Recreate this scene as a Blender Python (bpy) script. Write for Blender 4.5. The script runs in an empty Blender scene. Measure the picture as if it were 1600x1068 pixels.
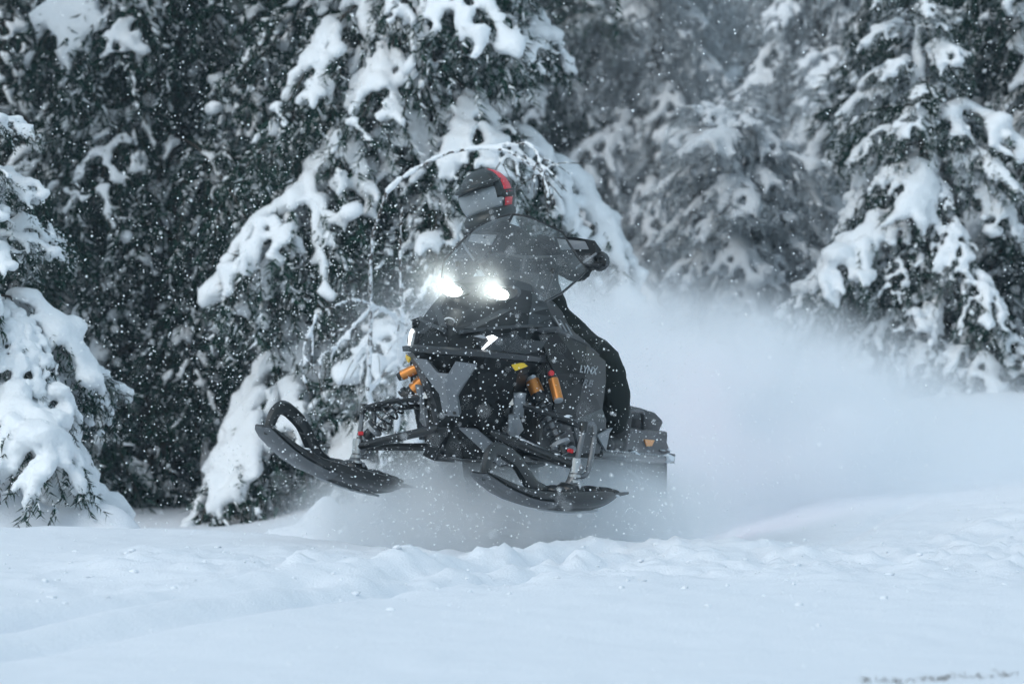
import bpy, bmesh, math, random
import numpy as np
from mathutils import Vector, Matrix, Euler

R = math.radians
sc = bpy.context.scene
COL = sc.collection
CAM_H = 0.96
PXR = 6000.0            # photograph pixels per unit tangent (135 mm lens, 1600 px)

# ------------------------------------------------------------------ camera
cam_d = bpy.data.cameras.new('camera')
cam = bpy.data.objects.new('camera', cam_d)
COL.objects.link(cam)
cam.location = (0, 0, CAM_H)
cam.rotation_euler = (R(90), 0, 0)
cam_d.lens = 135
cam_d.sensor_width = 36
cam_d.clip_start = 0.1
cam_d.clip_end = 2000
cam_d.dof.use_dof = True
cam_d.dof.focus_distance = 17.3
cam_d.dof.aperture_fstop = 3.8
sc.camera = cam

# ------------------------------------------------------------------ light
SUN_EL, SUN_AZ = 40, 222        # overcast: a broad soft sun behind the cloud
wd = bpy.data.worlds.new('World')
sc.world = wd
wd.use_nodes = True
nt = wd.node_tree
nt.nodes.clear()
sky = nt.nodes.new('ShaderNodeTexSky')
sky.sky_type = 'NISHITA'
sky.sun_disc = False
sky.sun_elevation = R(SUN_EL)
sky.sun_rotation = R(SUN_AZ)
sky.air_density = 1.0
sky.dust_density = 1.0
sky.ozone_density = 1.0
bg = nt.nodes.new('ShaderNodeBackground')
bg.inputs['Strength'].default_value = 0.13
ow = nt.nodes.new('ShaderNodeOutputWorld')
ovc = nt.nodes.new('ShaderNodeMix'); ovc.data_type = 'RGBA'      # an even cloud deck over the blue
ovc.inputs[0].default_value = 0.48
ovc.inputs[7].default_value = (3.6, 4.55, 4.7, 1)
nt.links.new(sky.outputs[0], ovc.inputs[6])
nt.links.new(ovc.outputs[2], bg.inputs[0])
nt.links.new(bg.outputs[0], ow.inputs[0])

sun_d = bpy.data.lights.new('sun', 'SUN')
sun_d.energy = 0.75
sun_d.angle = R(38)
sun_d.color = (1.0, 0.985, 0.955)
sun = bpy.data.objects.new('sun', sun_d)
COL.objects.link(sun)
_a, _e = R(SUN_AZ), R(SUN_EL)
sdir = Vector((math.sin(_a) * math.cos(_e), math.cos(_a) * math.cos(_e), math.sin(_e)))
sun.rotation_euler = (-sdir).to_track_quat('-Z', 'Y').to_euler()

vs = sc.view_settings
vs.view_transform = 'Standard'
vs.look = 'None'
vs.exposure = 0.50
vs.gamma = 1.0
vs.use_curve_mapping = False
sc.render.engine = 'CYCLES'
cy = sc.cycles
cy.use_denoising = True
cy.use_adaptive_sampling = True
cy.adaptive_threshold = 0.04
cy.max_bounces = 8
cy.diffuse_bounces = 2
cy.glossy_bounces = 3
cy.transmission_bounces = 6
cy.transparent_max_bounces = 12
cy.volume_bounces = 6
cy.volume_step_rate = 2.0
cy.volume_max_steps = 128
cy.sample_clamp_indirect = 6
cy.caustics_reflective = False
cy.caustics_refractive = False

rng = np.random.default_rng(11)
random.seed(11)

# ------------------------------------------------------------------ helpers
def mk_mat(name):
    m = bpy.data.materials.new(name)
    m.use_nodes = True
    n = m.node_tree.nodes
    n.clear()
    out = n.new('ShaderNodeOutputMaterial')
    return m, n, m.node_tree.links, out

def simple(name, col, rough=0.5, metal=0.0, spec=0.5, bump=0.0, bscale=60, var=0.0, vscale=8, coat=0.0, bdist=0.01):
    m, n, l, out = mk_mat(name)
    p = n.new('ShaderNodeBsdfPrincipled')
    p.inputs['Base Color'].default_value = (*col, 1)
    p.inputs['Roughness'].default_value = rough
    p.inputs['Metallic'].default_value = metal
    p.inputs['Specular IOR Level'].default_value = spec
    p.inputs['Coat Weight'].default_value = coat
    tc = n.new('ShaderNodeTexCoord')
    if var > 0:
        t = n.new('ShaderNodeTexNoise'); t.inputs['Scale'].default_value = vscale; t.inputs['Detail'].default_value = 5
        l.new(tc.outputs['Object'], t.inputs['Vector'])
        mx = n.new('ShaderNodeMix'); mx.data_type = 'RGBA'
        mx.inputs[6].default_value = (*[c * (1 - var) for c in col], 1)
        mx.inputs[7].default_value = (*[min(1, c * (1 + var)) for c in col], 1)
        l.new(t.outputs['Fac'], mx.inputs[0]); l.new(mx.outputs[2], p.inputs['Base Color'])
    if bump > 0:
        t = n.new('ShaderNodeTexNoise'); t.inputs['Scale'].default_value = bscale; t.inputs['Detail'].default_value = 4
        l.new(tc.outputs['Object'], t.inputs['Vector'])
        b = n.new('ShaderNodeBump'); b.inputs['Strength'].default_value = bump; b.inputs['Distance'].default_value = bdist
        l.new(t.outputs['Fac'], b.inputs['Height']); l.new(b.outputs[0], p.inputs['Normal'])
    l.new(p.outputs[0], out.inputs[0])
    return m

def tag(o, label=None, cat=None, group=None, kind=None):
    if label: o['label'] = label
    if cat: o['category'] = cat
    if group: o['group'] = group
    if kind: o['kind'] = kind
    return o

def link(name, me, parent=None, mats=()):
    o = bpy.data.objects.new(name, me)
    COL.objects.link(o)
    if parent is not None: o.parent = parent
    for m in mats: me.materials.append(m)
    return o

def empty(name, loc=(0, 0, 0), rot=(0, 0, 0), scale=1.0):
    o = bpy.data.objects.new(name, None)
    COL.objects.link(o)
    o.location = loc; o.rotation_euler = rot; o.scale = (scale,) * 3
    o.empty_display_size = 0.1
    return o

def mesh_arrays(name, V, F, smooth=False, midx=None):
    """V (n,3) float, F (m,3|4) int  ->  mesh, written in bulk."""
    V = np.ascontiguousarray(V, dtype=np.float32); F = np.ascontiguousarray(F, dtype=np.int32)
    me = bpy.data.meshes.new(name)
    k = F.shape[1]
    me.vertices.add(len(V)); me.vertices.foreach_set('co', V.ravel())
    me.loops.add(F.size); me.loops.foreach_set('vertex_index', F.ravel())
    me.polygons.add(len(F))
    me.polygons.foreach_set('loop_start', np.arange(0, F.size, k, dtype=np.int32))
    me.polygons.foreach_set('loop_total', np.full(len(F), k, dtype=np.int32))
    if smooth: me.polygons.foreach_set('use_smooth', np.ones(len(F), dtype=bool))
    if midx is not None: me.polygons.foreach_set('material_index', np.ascontiguousarray(midx, dtype=np.int32))
    me.update(calc_edges=True)
    return me

def smooth01(a, b, x):
    t = np.clip((x - a) / (b - a), 0, 1)
    return t * t * (3 - 2 * t)

def vnoise(x, y, seed=0):
    xi = np.floor(x).astype(np.int64); yi = np.floor(y).astype(np.int64)
    fx = x - xi; fy = y - yi
    fx = fx * fx * fx * (fx * (fx * 6 - 15) + 10); fy = fy * fy * fy * (fy * (fy * 6 - 15) + 10)
    def h(a, b):
        n = (a * 374761393 + b * 668265263 + seed * 1442695041) & 0x7fffffff
        n = ((n ^ (n >> 13)) * 1274126177) & 0x7fffffff
        return ((n ^ (n >> 16)) & 0xffff) / 65535.0
    a = h(xi, yi); b = h(xi + 1, yi); c = h(xi, yi + 1); d = h(xi + 1, yi + 1)
    return (a * (1 - fx) + b * fx) * (1 - fy) + (c * (1 - fx) + d * fx) * fy - 0.5

def fbm(x, y, oct=4, seed=0):
    s = 0; a = 1.0
    for i in range(oct):
        s = s + a * vnoise(x * 2 ** i + 17.3 * i, y * 2 ** i + 9.1 * i, seed + i)
        a *= 0.5
    return s

def px(u, v, d):
    """where a photograph pixel lies at distance d in front of the camera"""
    return Vector(((u - 800) / PXR * d, d, CAM_H - (v - 534) / PXR * d))

# ------------------------------------------------------------------ materials of the setting
def snow_material(name, big, fine, dist, col=(0.84, 0.88, 0.93)):
    m, n, l, out = mk_mat(name)
    p = n.new('ShaderNodeBsdfPrincipled')
    p.inputs['Roughness'].default_value = 0.75
    p.inputs['Specular IOR Level'].default_value = 0.25
    tc = n.new('ShaderNodeTexCoord')
    t = n.new('ShaderNodeTexNoise'); t.inputs['Scale'].default_value = big; t.inputs['Detail'].default_value = 6
    t.inputs['Roughness'].default_value = 0.65
    l.new(tc.outputs['Object'], t.inputs['Vector'])
    t2 = n.new('ShaderNodeTexNoise'); t2.inputs['Scale'].default_value = fine; t2.inputs['Detail'].default_value = 3
    l.new(tc.outputs['Object'], t2.inputs['Vector'])
    ad = n.new('ShaderNodeMath'); ad.operation = 'MULTIPLY_ADD'; ad.inputs[1].default_value = 0.35
    l.new(t2.outputs['Fac'], ad.inputs[0]); l.new(t.outputs['Fac'], ad.inputs[2])
    b = n.new('ShaderNodeBump'); b.inputs['Strength'].default_value = 0.45; b.inputs['Distance'].default_value = dist
    l.new(ad.outputs[0], b.inputs['Height']); l.new(b.outputs[0], p.inputs['Normal'])
    mx = n.new('ShaderNodeMix'); mx.data_type = 'RGBA'
    mx.inputs[6].default_value = (*[c * 0.965 for c in col], 1); mx.inputs[7].default_value = (*col, 1)
    l.new(t.outputs['Fac'], mx.inputs[0]); l.new(mx.outputs[2], p.inputs['Base Color'])
    l.new(p.outputs[0], out.inputs[0])
    return m

M_GROUND = snow_material('snow_ground', 3.0, 110, 0.03)
M_SNOW = snow_material('snow_on_boughs', 9, 60, 0.03, (0.86, 0.90, 0.93))

def needle_material(name, c0, c1, frost):
    m, n, l, out = mk_mat(name)
    p = n.new('ShaderNodeBsdfPrincipled')
    p.inputs['Roughness'].default_value = 0.7
    p.inputs['Specular IOR Level'].default_value = 0.2
    geo = n.new('ShaderNodeNewGeometry'); tc = n.new('ShaderNodeTexCoord')
    t = n.new('ShaderNodeTexNoise'); t.inputs['Scale'].default_value = 1.4; t.inputs['Detail'].default_value = 4
    l.new(tc.outputs['Object'], t.inputs['Vector'])
    mx = n.new('ShaderNodeMix'); mx.data_type = 'RGBA'
    mx.inputs[6].default_value = (*c0, 1); mx.inputs[7].default_value = (*c1, 1)
    l.new(geo.outputs['Random Per Island'], mx.inputs[0])
    # rime and powder caught on some of the needle sprays
    t3 = n.new('ShaderNodeTexNoise'); t3.inputs['Scale'].default_value = 4.5; t3.inputs['Detail'].default_value = 5
    l.new(tc.outputs['Object'], t3.inputs['Vector'])
    ma = n.new('ShaderNodeMath'); ma.operation = 'MULTIPLY_ADD'; ma.inputs[1].default_value = 0.18
    l.new(geo.outputs['Random Per Island'], ma.inputs[0]); l.new(t3.outputs['Fac'], ma.inputs[2])
    mr = n.new('ShaderNodeMapRange'); mr.inputs[1].default_value = 1.02 - frost; mr.inputs[2].default_value = 1.10 - frost
    l.new(ma.outputs[0], mr.inputs[0])
    mf = n.new('ShaderNodeMath'); mf.operation = 'MULTIPLY'; mf.inputs[1].default_value = 0.75
    l.new(mr.outputs[0], mf.inputs[0])
    m2 = n.new('ShaderNodeMix'); m2.data_type = 'RGBA'
    m2.inputs[7].default_value = (0.62, 0.68, 0.72, 1)
    l.new(mf.outputs[0], m2.inputs[0]); l.new(mx.outputs[2], m2.inputs[6]); l.new(m2.outputs[2], p.inputs['Base Color'])
    l.new(p.outputs[0], out.inputs[0])
    return m

M_NEEDLE = needle_material('spruce_needles', (0.005, 0.022, 0.015), (0.012, 0.050, 0.034), 0.30)
M_NEEDLE_DARK = needle_material('dark_needles', (0.004, 0.021, 0.014), (0.010, 0.044, 0.030), 0.20)
M_NEEDLE_DUSTY = needle_material('dusted_needles', (0.009, 0.024, 0.018), (0.026, 0.054, 0.04), 0.52)
M_NEEDLE_FROST = needle_material('frosted_needles', (0.014, 0.032, 0.026), (0.035, 0.065, 0.055), 0.78)
M_BARK = simple('bark', (0.055, 0.045, 0.038), 0.9, bump=0.8, bscale=40, var=0.5, vscale=14)
M_PINEBARK = simple('pine_bark', (0.13, 0.075, 0.05), 0.9, bump=0.8, bscale=30, var=0.45, vscale=9)

# ------------------------------------------------------------------ the ground
def crest_y(x):
    return 17.0 + 1.6 * smooth01(-0.2, -1.6, x) + 0.25 * np.sin(x * 1.3)

def ground_z(x, y):
    x = np.asarray(x, dtype=np.float64); y = np.asarray(y, dtype=np.float64)
    right = smooth01(0.3, 1.8, x - 0.03 * (y - 17))
    yc = crest_y(x)
    z = 0.05 * smooth01(11, 17, y) - 0.06 * np.exp(-((x - 0.1) / 0.75) ** 2) * smooth01(14.5, 16.8, y) + 0.035 * smooth01(-0.4, -1.6, x) * smooth01(13, 18, y)
    z = z - 0.05 * smooth01(11.5, 6.0, y)
    drop = smooth01(0.0, 1.1, y - yc) * (1 - right)
    z = z - drop * (0.24 + 0.22 * smooth01(-0.6, -2.2, x))
    # trail climbing away to the right behind the sled
    z = z + 1.15 * smooth01(21, 42, y) * (0.25 + 0.75 * smooth01(-2.5, 2.5, x - 0.02 * (y - 20))) + 0.6 * smooth01(40, 75, y)
    z = z + 0.016 * np.clip(y - 75, 0, 400)
    # bank at the right edge under the trees
    z = z + 0.10 * smooth01(2.2, 3.6, x) * smooth01(16, 22, y) + 0.15 * smooth01(0.9, 3.0, x) * smooth01(16.5, 20.5, y)
    # snow mound round the small spruce on the left, pillows behind the crest
    def hill(cx, cy_, rx, ry, h):
        return h * np.exp(-(((x - cx) / rx) ** 2 + ((y - cy_) / ry) ** 2))
    z = z + hill(-2.78, 20.3, 0.42, 0.6, 0.66) + hill(-2.20, 20.2, 0.24, 0.4, 0.34) + hill(-2.02, 20.15, 0.16, 0.3, 0.16) + hill(-1.75, 20.2, 0.25, 0.4, 0.16)
    z = z + hill(-0.93, 19.25, 0.15, 0.30, 0.35) + hill(-1.20, 19.2, 0.16, 0.3, 0.25) + hill(-0.6, 19.1, 0.3, 0.3, 0.13) + hill(-1.45, 19.2, 0.14, 0.25, 0.10)
    # gentle drifts
    z = z + 0.075 * fbm(x * 0.45, y * 0.28, 3, 3) * smooth01(5, 9, y)
    z = z + 0.10 * smooth01(2.0, 3.2, x) * np.exp(-((y - 13.0 - 0.4 * (x - 2)) / 1.0) ** 2)
    # churned band beside the track
    band = np.exp(-((y - 15.9 - 0.35 * x) / 1.25) ** 2) * smooth01(-3.0, -0.3, x)
    band2 = smooth01(0.6, 2.0, x) * np.exp(-((y - 15.4 - 1.3 * (x - 1)) / 1.9) ** 2)
    ch = np.maximum(band, band2)
    z = z + ch * (0.07 * fbm(x * 2.6, y * 1.3, 5, 7) + 0.085 * np.abs(fbm(x * 7, y * 6, 5, 9)) - 0.02)
    z = z + 0.018 * np.exp(-((y - yc + 0.15) / 0.22) ** 2) * (1 - right) * (0.5 + 2.0 * fbm(x * 8, y * 4, 4, 21)) * smooth01(-1.0, -0.3, x)
    # ruts of earlier runs
    for off, dep in ((0.0, 0.085), (0.62, 0.075), (0.30, 0.03)):
        ry_ = 12.75 - off * 0.95 + (x + 1.7) * 1.9 + 0.06 * np.sin(x * 3 + off * 5)
        w = 0.16
        g = np.exp(-((y - ry_) / w) ** 2) * smooth01(1.0, -0.1, x)
        lip = np.exp(-((y - ry_ - 0.42) / 0.22) ** 2) * smooth01(1.0, -0.1, x)
        z = z - dep * g * (0.8 + 0.8 * vnoise(x * 3.0, y * 1.0, 31)) + dep * 0.7 * lip
    # thin groove running up the slope on the right
    gy = 17.3 + (x - 1.3) * 3.4
    z = z - 0.022 * np.exp(-((y - gy) / 0.16) ** 2) * smooth01(1.2, 1.4, x) * smooth01(2.3, 2.0, x)
    z = z + 0.008 * fbm(x * 7, y * 4, 3, 5)
    return z

def axis(lo, a, b, hi, step, g=1.13):
    c = list(np.arange(a, b, step))
    s = step; v = a; left = []
    while v > lo:
        s *= g; v -= s; left.append(v)
    s = step; v = c[-1]; right = []
    while v < hi:
        s *= g; v += s; right.append(v)
    return np.array(left[::-1] + c + right)

gx = axis(-500, -3.3, 3.4, 500, 0.038)
gy_ = axis(-120, 10.2, 19.6, 700, 0.042, 1.04)
GX, GY = np.meshgrid(gx, gy_)
GZ = ground_z(GX, GY)
nx, ny = len(gx), len(gy_)
ii = np.arange(nx * ny).reshape(ny, nx)
GF = np.stack([ii[:-1, :-1], ii[:-1, 1:], ii[1:, 1:], ii[1:, :-1]], -1).reshape(-1, 4)
ground = link('snow_ground', mesh_arrays('snow_ground', np.stack([GX, GY, GZ], -1).reshape(-1, 3), GF, True), None, [M_GROUND])
tag(ground, 'pale blue white snow cover with ruts and churned crest', None, None, 'structure')

# ------------------------------------------------------------------ spruce boughs (templates used inside the tree meshes)
def tube_arrays(P, r, k=4):
    """tube along points P with radii r -> V, quads"""
    P = np.asarray(P, float); n = len(P)
    T = np.gradient(P, axis=0); T /= np.linalg.norm(T, axis=1)[:, None] + 1e-9
    up = np.array([0.13, 0.07, 1.0])
    A = np.cross(T, up); A /= np.linalg.norm(A, axis=1)[:, None] + 1e-9
    B = np.cross(T, A)
    a = np.arange(k) / k * 2 * np.pi
    r = np.asarray(r, float) * np.ones(n)
    V = P[:, None] + r[:, None, None] * (np.cos(a)[None, :, None] * A[:, None] + np.sin(a)[None, :, None] * B[:, None])
    i = np.arange(n * k).reshape(n, k)
    F = np.stack([i[:-1], i[1:], np.roll(i[1:], -1, 1), np.roll(i[:-1], -1, 1)], -1).reshape(-1, 4)
    return V.reshape(-1, 3), F

def quads_to_tris(F):
    return np.concatenate([F[:, [0, 1, 2]], F[:, [0, 2, 3]]])

def needles_along(P, rg, step, length, width, spread=0.9, hang=0.25):
    """thin needle sprays (single triangles) along a twig polyline"""
    P = np.asarray(P, float)
    seg = np.linalg.norm(np.diff(P, axis=0), axis=1)
    L = seg.sum(); n = max(3, int(L / step))
    s = np.concatenate([[0], np.cumsum(seg)])
    t = (np.arange(n) + rg.random(n)) / n * L
    C = np.stack([np.interp(t, s, P[:, k]) for k in range(3)], -1)
    D = np.stack([np.interp(np.minimum(t + 0.02, L), s, P[:, k]) for k in range(3)], -1) - np.stack([np.interp(np.maximum(t - 0.02, 0), s, P[:, k]) for k in range(3)], -1)
    D /= np.linalg.norm(D, axis=1)[:, None] + 1e-9
    rv = rg.normal(size=(n, 3)); rv -= (rv * D).sum(1)[:, None] * D
    rv /= np.linalg.norm(rv, axis=1)[:, None] + 1e-9
    dirv = D * 0.7 + rv * spread; dirv[:, 2] -= hang
    dirv /= np.linalg.norm(dirv, axis=1)[:, None]
    side = np.cross(dirv, rg.normal(size=(n, 3))); side /= np.linalg.norm(side, axis=1)[:, None] + 1e-9
    ln = length * rg.uniform(0.6, 1.3, n)[:, None]
    a = C - side * width * 0.5; b = C + side * width * 0.5; c = C + dirv * ln
    V = np.stack([a, b, c], 1).reshape(-1, 3)
    return V, np.arange(n * 3).reshape(-1, 3)

class Acc:
    def __init__(s): s.V = []; s.F = []; s.n = 0
    def add(s, V, F):
        s.V.append(V); s.F.append(F + s.n); s.n += len(V)
    def get(s):
        if not s.V: return np.zeros((0, 3)), np.zeros((0, 3), int)
        return np.concatenate(s.V), np.concatenate(s.F)

_ico = None
def ico_arrays():
    global _ico
    if _ico is None:
        bm = bmesh.new(); bmesh.ops.create_icosphere(bm, subdivisions=1, radius=1)
        _ico = (np.array([v.co[:] for v in bm.verts]), np.array([[v.index for v in f.verts] for f in bm.faces]))
        bm.free()
    return _ico

def merge_blobs(blobs, voxel, ratio):
    """union of ellipsoids -> one lumpy skin (arrays)"""
    iv, iF = ico_arrays()
    A = Acc()
    for c, r in blobs: A.add(iv * np.asarray(r) + np.asarray(c), iF)
    V, F = A.get()
    me = mesh_arrays('tmp', V, F)
    o = bpy.data.objects.new('tmp', me); COL.objects.link(o)
    md = o.modifiers.new('r', 'REMESH'); md.mode = 'VOXEL'; md.voxel_size = voxel
    sm = o.modifiers.new('s', 'SMOOTH'); sm.factor = 0.5; sm.iterations = 2
    if ratio < 1:
        dm = o.modifiers.new('d', 'DECIMATE'); dm.ratio = ratio
    dg = bpy.context.evaluated_depsgraph_get()
    ev = o.evaluated_get(dg); m2 = ev.to_mesh()
    m2.calc_loop_triangles()
    VV = np.empty(len(m2.vertices) * 3, np.float32); m2.vertices.foreach_get('co', VV)
    FF = np.empty(len(m2.loop_triangles) * 3, np.int32); m2.loop_triangles.foreach_get('vertices', FF)
    ev.to_mesh_clear()
    bpy.data.objects.remove(o); bpy.data.meshes.remove(me)
    VV = VV.reshape(-1, 3).astype(float)
    VV += np.random.default_rng(len(VV)).normal(size=VV.shape) * voxel * 0.13        # crumbly skin
    return VV, FF.reshape(-1, 3)

def make_bough(seed, load=1.0, droop=1.0, dens=1.0, needle=True, voxel=0.032, ratio=0.36, fat=1.0, nstep=1.0, tuft_p=0.40):
    """a 2 m spruce bough along +X: wood, needle sprays, snow lying on it"""
    rg = np.random.default_rng(seed)
    wood, leaf, blobs = Acc(), Acc(), []
    L = 2.0; n = 15
    t = np.linspace(0, 1, n)
    x = L * (t - 0.10 * t ** 2)
    z = droop * (0.18 * t - 0.75 * t ** 2.2) * rg.uniform(0.8, 1.25) + 0.03 * np.sin(t * 9 + rg.random() * 6)
    y = 0.12 * np.sin(t * 3.0 + rg.random() * 6) * t
    stem = np.stack([x, y, z], -1)
    V, F = tube_arrays(stem, np.linspace(0.022, 0.006, n)); wood.add(V, quads_to_tris(F))
    def pt(s): return np.array([np.interp(s, t, stem[:, k]) for k in range(3)])
    twigs = [(stem[4:], 1.0)]
    nsec = int(24 * dens)
    for i in range(nsec):
        s = 0.16 + 0.82 * (i + rg.random()) / nsec
        sd = 1 if i % 2 else -1
        ln = (0.16 + 0.62 * (1 - abs(s - 0.42) * 1.25)) * rg.uniform(0.7, 1.15)
        ln = max(0.14, ln)
        ang = sd * rg.uniform(0.6, 1.05)
        p0 = pt(s); q = np.linspace(0, 1, 7)
        dd = np.array([math.cos(ang), math.sin(ang), 0])
        P = p0 + dd * (ln * q)[:, None]
        P[:, 2] += (-0.12 * q - rg.uniform(0.4, 1.25) * droop * q ** 2) * ln * 1.1 + 0.02 * np.sin(q * 7)
        twigs.append((P, 0.75))
        for _ in range(2):                                   # small side shoots
            w = rg.integers(2, 6); a2 = ang + rg.uniform(-0.9, 0.9); l2 = ln * rg.uniform(0.25, 0.5)
            q2 = np.linspace(0, 1, 4)
            P2 = P[w] + np.array([math.cos(a2), math.sin(a2), -0.45]) * (l2 * q2)[:, None]
            P2[:, 2] -= 0.25 * l2 * q2 ** 2
            twigs.append((P2, 0.5))
    nh = int(34 * dens)
    for i in range(nh):                                      # curtains of hanging twigs
        Pp, _ = twigs[rg.integers(0, len(twigs))]
        p0 = Pp[rg.integers(1, len(Pp))]; l2 = rg.uniform(0.15, 0.5); q2 = np.linspace(0, 1, 4)
        h = rg.normal(size=2) * 0.25
        P2 = p0 + np.stack([h[0] * l2 * q2, h[1] * l2 * q2, -l2 * q2], -1)
        twigs.append((P2, 0.0))
    for P, w in twigs:
        if len(P) > 5 and w < 1:
            V, F = tube_arrays(P[::2], 0.005, 3); wood.add(V, quads_to_tris(F))
        if needle:
            V, F = needles_along(P, rg, 0.023 * nstep, 0.10 * nstep ** 0.3, 0.020 * nstep ** 0.7, hang=0.3 if w else 0.1); leaf.add(V, F)
        if w > 0 and load > 0:
            ln = np.linalg.norm(np.diff(P, axis=0), axis=1).sum()
            if w < 1 and rg.random() > (0.88 if w > 0.6 else 0.55): continue
            m = max(2, int(ln / 0.05)); e = rg.uniform(0.6, 1.0); b0 = rg.uniform(0.0, 0.35)
            gapp = rg.random()
            for j in range(m):
                f = b0 + (e - b0) * j / (m - 1)
                if math.sin(f * (11 if w < 1 else 13) + gapp * 40) < (-0.62 if w < 1 else -0.45): continue
                idx = f * (len(P) - 1); i0 = min(int(idx), len(P) - 2)
                c = P[i0] * (1 - idx + i0) + P[i0 + 1] * (idx - i0)
                r = load * fat * (0.021 + 0.024 * w) * (1.15 - 0.5 * f) * rg.uniform(0.55, 1.6)
                if w == 1.0: r *= 1.15
                r = max(r, 0.018)
                blobs.append((c + np.array([0, 0, r * 0.55]) + rg.normal(size=3) * 0.012, (r * 1.15, r * 1.15, r * 0.9)))
            if w >= 0.7 and rg.random() < 0.16 * load:       # extra pillows
                c = P[rg.integers(1, len(P) - 1)]
                r = rg.uniform(0.08, 0.14) * load * fat
                blobs.append((c + np.array([0, 0, r * 0.5]), (r * 1.2, r * 1.2, r * 0.75)))
    sn = merge_blobs(blobs, voxel, ratio) if blobs else (np.zeros((0, 3)), np.zeros((0, 3), int))
    tuft = Acc(); tuft.add(*sn)
    for P, w in twigs:
        if rg.random() < tuft_p:
            V, F = needles_along(P, rg, (0.070 if w else 0.050) * nstep, 0.075, 0.020 * nstep ** 0.7, hang=-0.1 if w else 0.25); V[:, 2] += 0.012; tuft.add(V, F)
    sn = tuft.get()
    return dict(wood=wood.get(), leaf=leaf.get(), snow=sn)

def family(seed, n, **kw):
    fine = [make_bough(seed + i, **kw) for i in range(n)]
    coarse = [make_bough(seed + i, **dict(kw, voxel=0.065, ratio=0.36, nstep=2.4)) for i in range(min(n, 3))]
    return (fine, coarse)
HEAVY = family(100, 5, load=1.05, droop=1.15, dens=0.85, fat=1.1)
FAT = family(500, 3, load=1.3, droop=1.2, dens=0.8, fat=1.45)
MEDIUM = family(200, 5, load=0.75, droop=1.05, dens=0.9)
LIGHT = family(300, 3, load=0.46, droop=0.95, dens=0.9, voxel=0.030, ratio=0.42, tuft_p=0.16)
THIN = family(400, 3, load=0.75, droop=0.8, dens=0.8, fat=0.85)

def rotm(yaw, pitch, roll):
    cz, sz = math.cos(yaw), math.sin(yaw); cp, sp = math.cos(pitch), math.sin(pitch); cr, sr = math.cos(roll), math.sin(roll)
    Rz = np.array([[cz, -sz, 0], [sz, cz, 0], [0, 0, 1]]); Ry = np.array([[cp, 0, -sp], [0, 1, 0], [sp, 0, cp]])
    Rx = np.array([[1, 0, 0], [0, cr, -sr], [0, sr, cr]])
    return Rz @ Ry @ Rx

def make_spruce(name, seed, H, rmax, z0, pools, gap=0.30, per=5, low_pitch=-0.35, power=0.8, bark=None, crook=0.02, needles=None, top=True, tr=None, zfine=4.2):
    """meshes for one spruce: trunk, crown (boughs and needles), snow load"""
    rg = np.random.default_rng(seed)
    wood, leaf, snow = Acc(), Acc(), Acc()
    n = 14; t = np.linspace(0, 1, n)
    tr = tr or H * 0.0135
    P = np.stack([crook * H * np.sin(t * 4 + seed) * t, crook * H * np.cos(t * 3 + seed) * t, H * t - 0.4], -1)
    V, F = tube_arrays(P, tr * (1.0 - 0.93 * t) * (1 + 0.5 * np.exp(-t * 25)), 10)
    trunk = mesh_arrays(name + '_trunk', V, F, True)
    z = z0; k = 0
    while z < H * 0.975:
        f = z / H
        Rr = rmax * (1 - f) ** power + 0.12
        hi = z > 5.2
        m = per if not hi else 4
        a0 = rg.random() * 6.28
        for i in range(m):
            ya = a0 + i * 6.283 / m + rg.normal() * 0.22
            zz = z + rg.uniform(-0.5, 0.5) * gap
            pl = pools[rg.choice(len(pools), p=[w for _, w in pools])][0]
            pl = pl[0] if z < zfine else pl[1]
            T = pl[rg.integers(0, len(pl))]
            scl = Rr / 1.9 * rg.uniform(0.5, 1.25)
            scl_v = max(scl, 0.18)
            pit = low_pitch * (1 - f) ** 0.7 + 0.45 * f ** 2 + rg.normal() * 0.20
            M = rotm(ya, pit, rg.normal() * 0.18) * scl_v
            flip = np.array([1, 1 if rg.random() < 0.5 else -1, 1.0])
            c = np.array([np.interp(zz + 0.4, P[:, 2] + 0.4, P[:, 0]), np.interp(zz + 0.4, P[:, 2] + 0.4, P[:, 1]), zz])
            for key, acc in (('wood', wood), ('leaf', leaf), ('snow', snow)):
                V, F = T[key]
                if len(V) == 0: continue
                W = (V * flip) @ M.T + c
                acc.add(W, F if flip[1] > 0 else F[:, ::-1])
        z += gap * (1.0 - 0.25 * f) * rg.uniform(0.8, 1.2) * (1.7 if hi else 1.0)
    if top:
        blobs = []
        for j in range(7):
            r = 0.05 + 0.02 * rg.random() - j * 0.004
            blobs.append(((P[-1, 0] + rg.normal() * .01, P[-1, 1], H - 0.45 - 0.42 + j * 0.07), (r, r, r * 1.2)))
        V, F = merge_blobs(blobs, 0.02, 0.6); snow.add(V, F)
    wv, wf = wood.get(); lv, lf = leaf.get()
    crown = mesh_arrays(name + '_crown', np.concatenate([wv, lv]), np.concatenate([wf, lf + len(wv)]), False,
                        np.concatenate([np.zeros(len(wf)), np.ones(len(lf))]))
    crown.materials.append(M_BARK); crown.materials.append(needles or M_NEEDLE)
    sv, sf = snow.get()
    sm = mesh_arrays(name + '_snow', sv, sf, True); sm.materials.append(M_SNOW)
    trunk.materials.append(bark or M_BARK)
    return dict(trunk=trunk, crown=crown, snow=sm, tris=(len(wf) + len(lf), len(sf)))

def place_tree(T, name, loc, rz, s, label, group=None, cat='tree', lean=(0, 0)):
    e = empty(name, loc, (lean[0], lean[1], rz), s)
    tag(e, label, cat, group)
    for part, me in (('trunk', T['trunk']), ('crown', T['crown']), ('snow_load', T['snow'])):
        link(part, me, e)
    return e

def at(u, d, dz=0.0):
    x = (u - 800) / PXR * d
    return (x, d, float(ground_z(x, d)) + dz)

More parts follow.
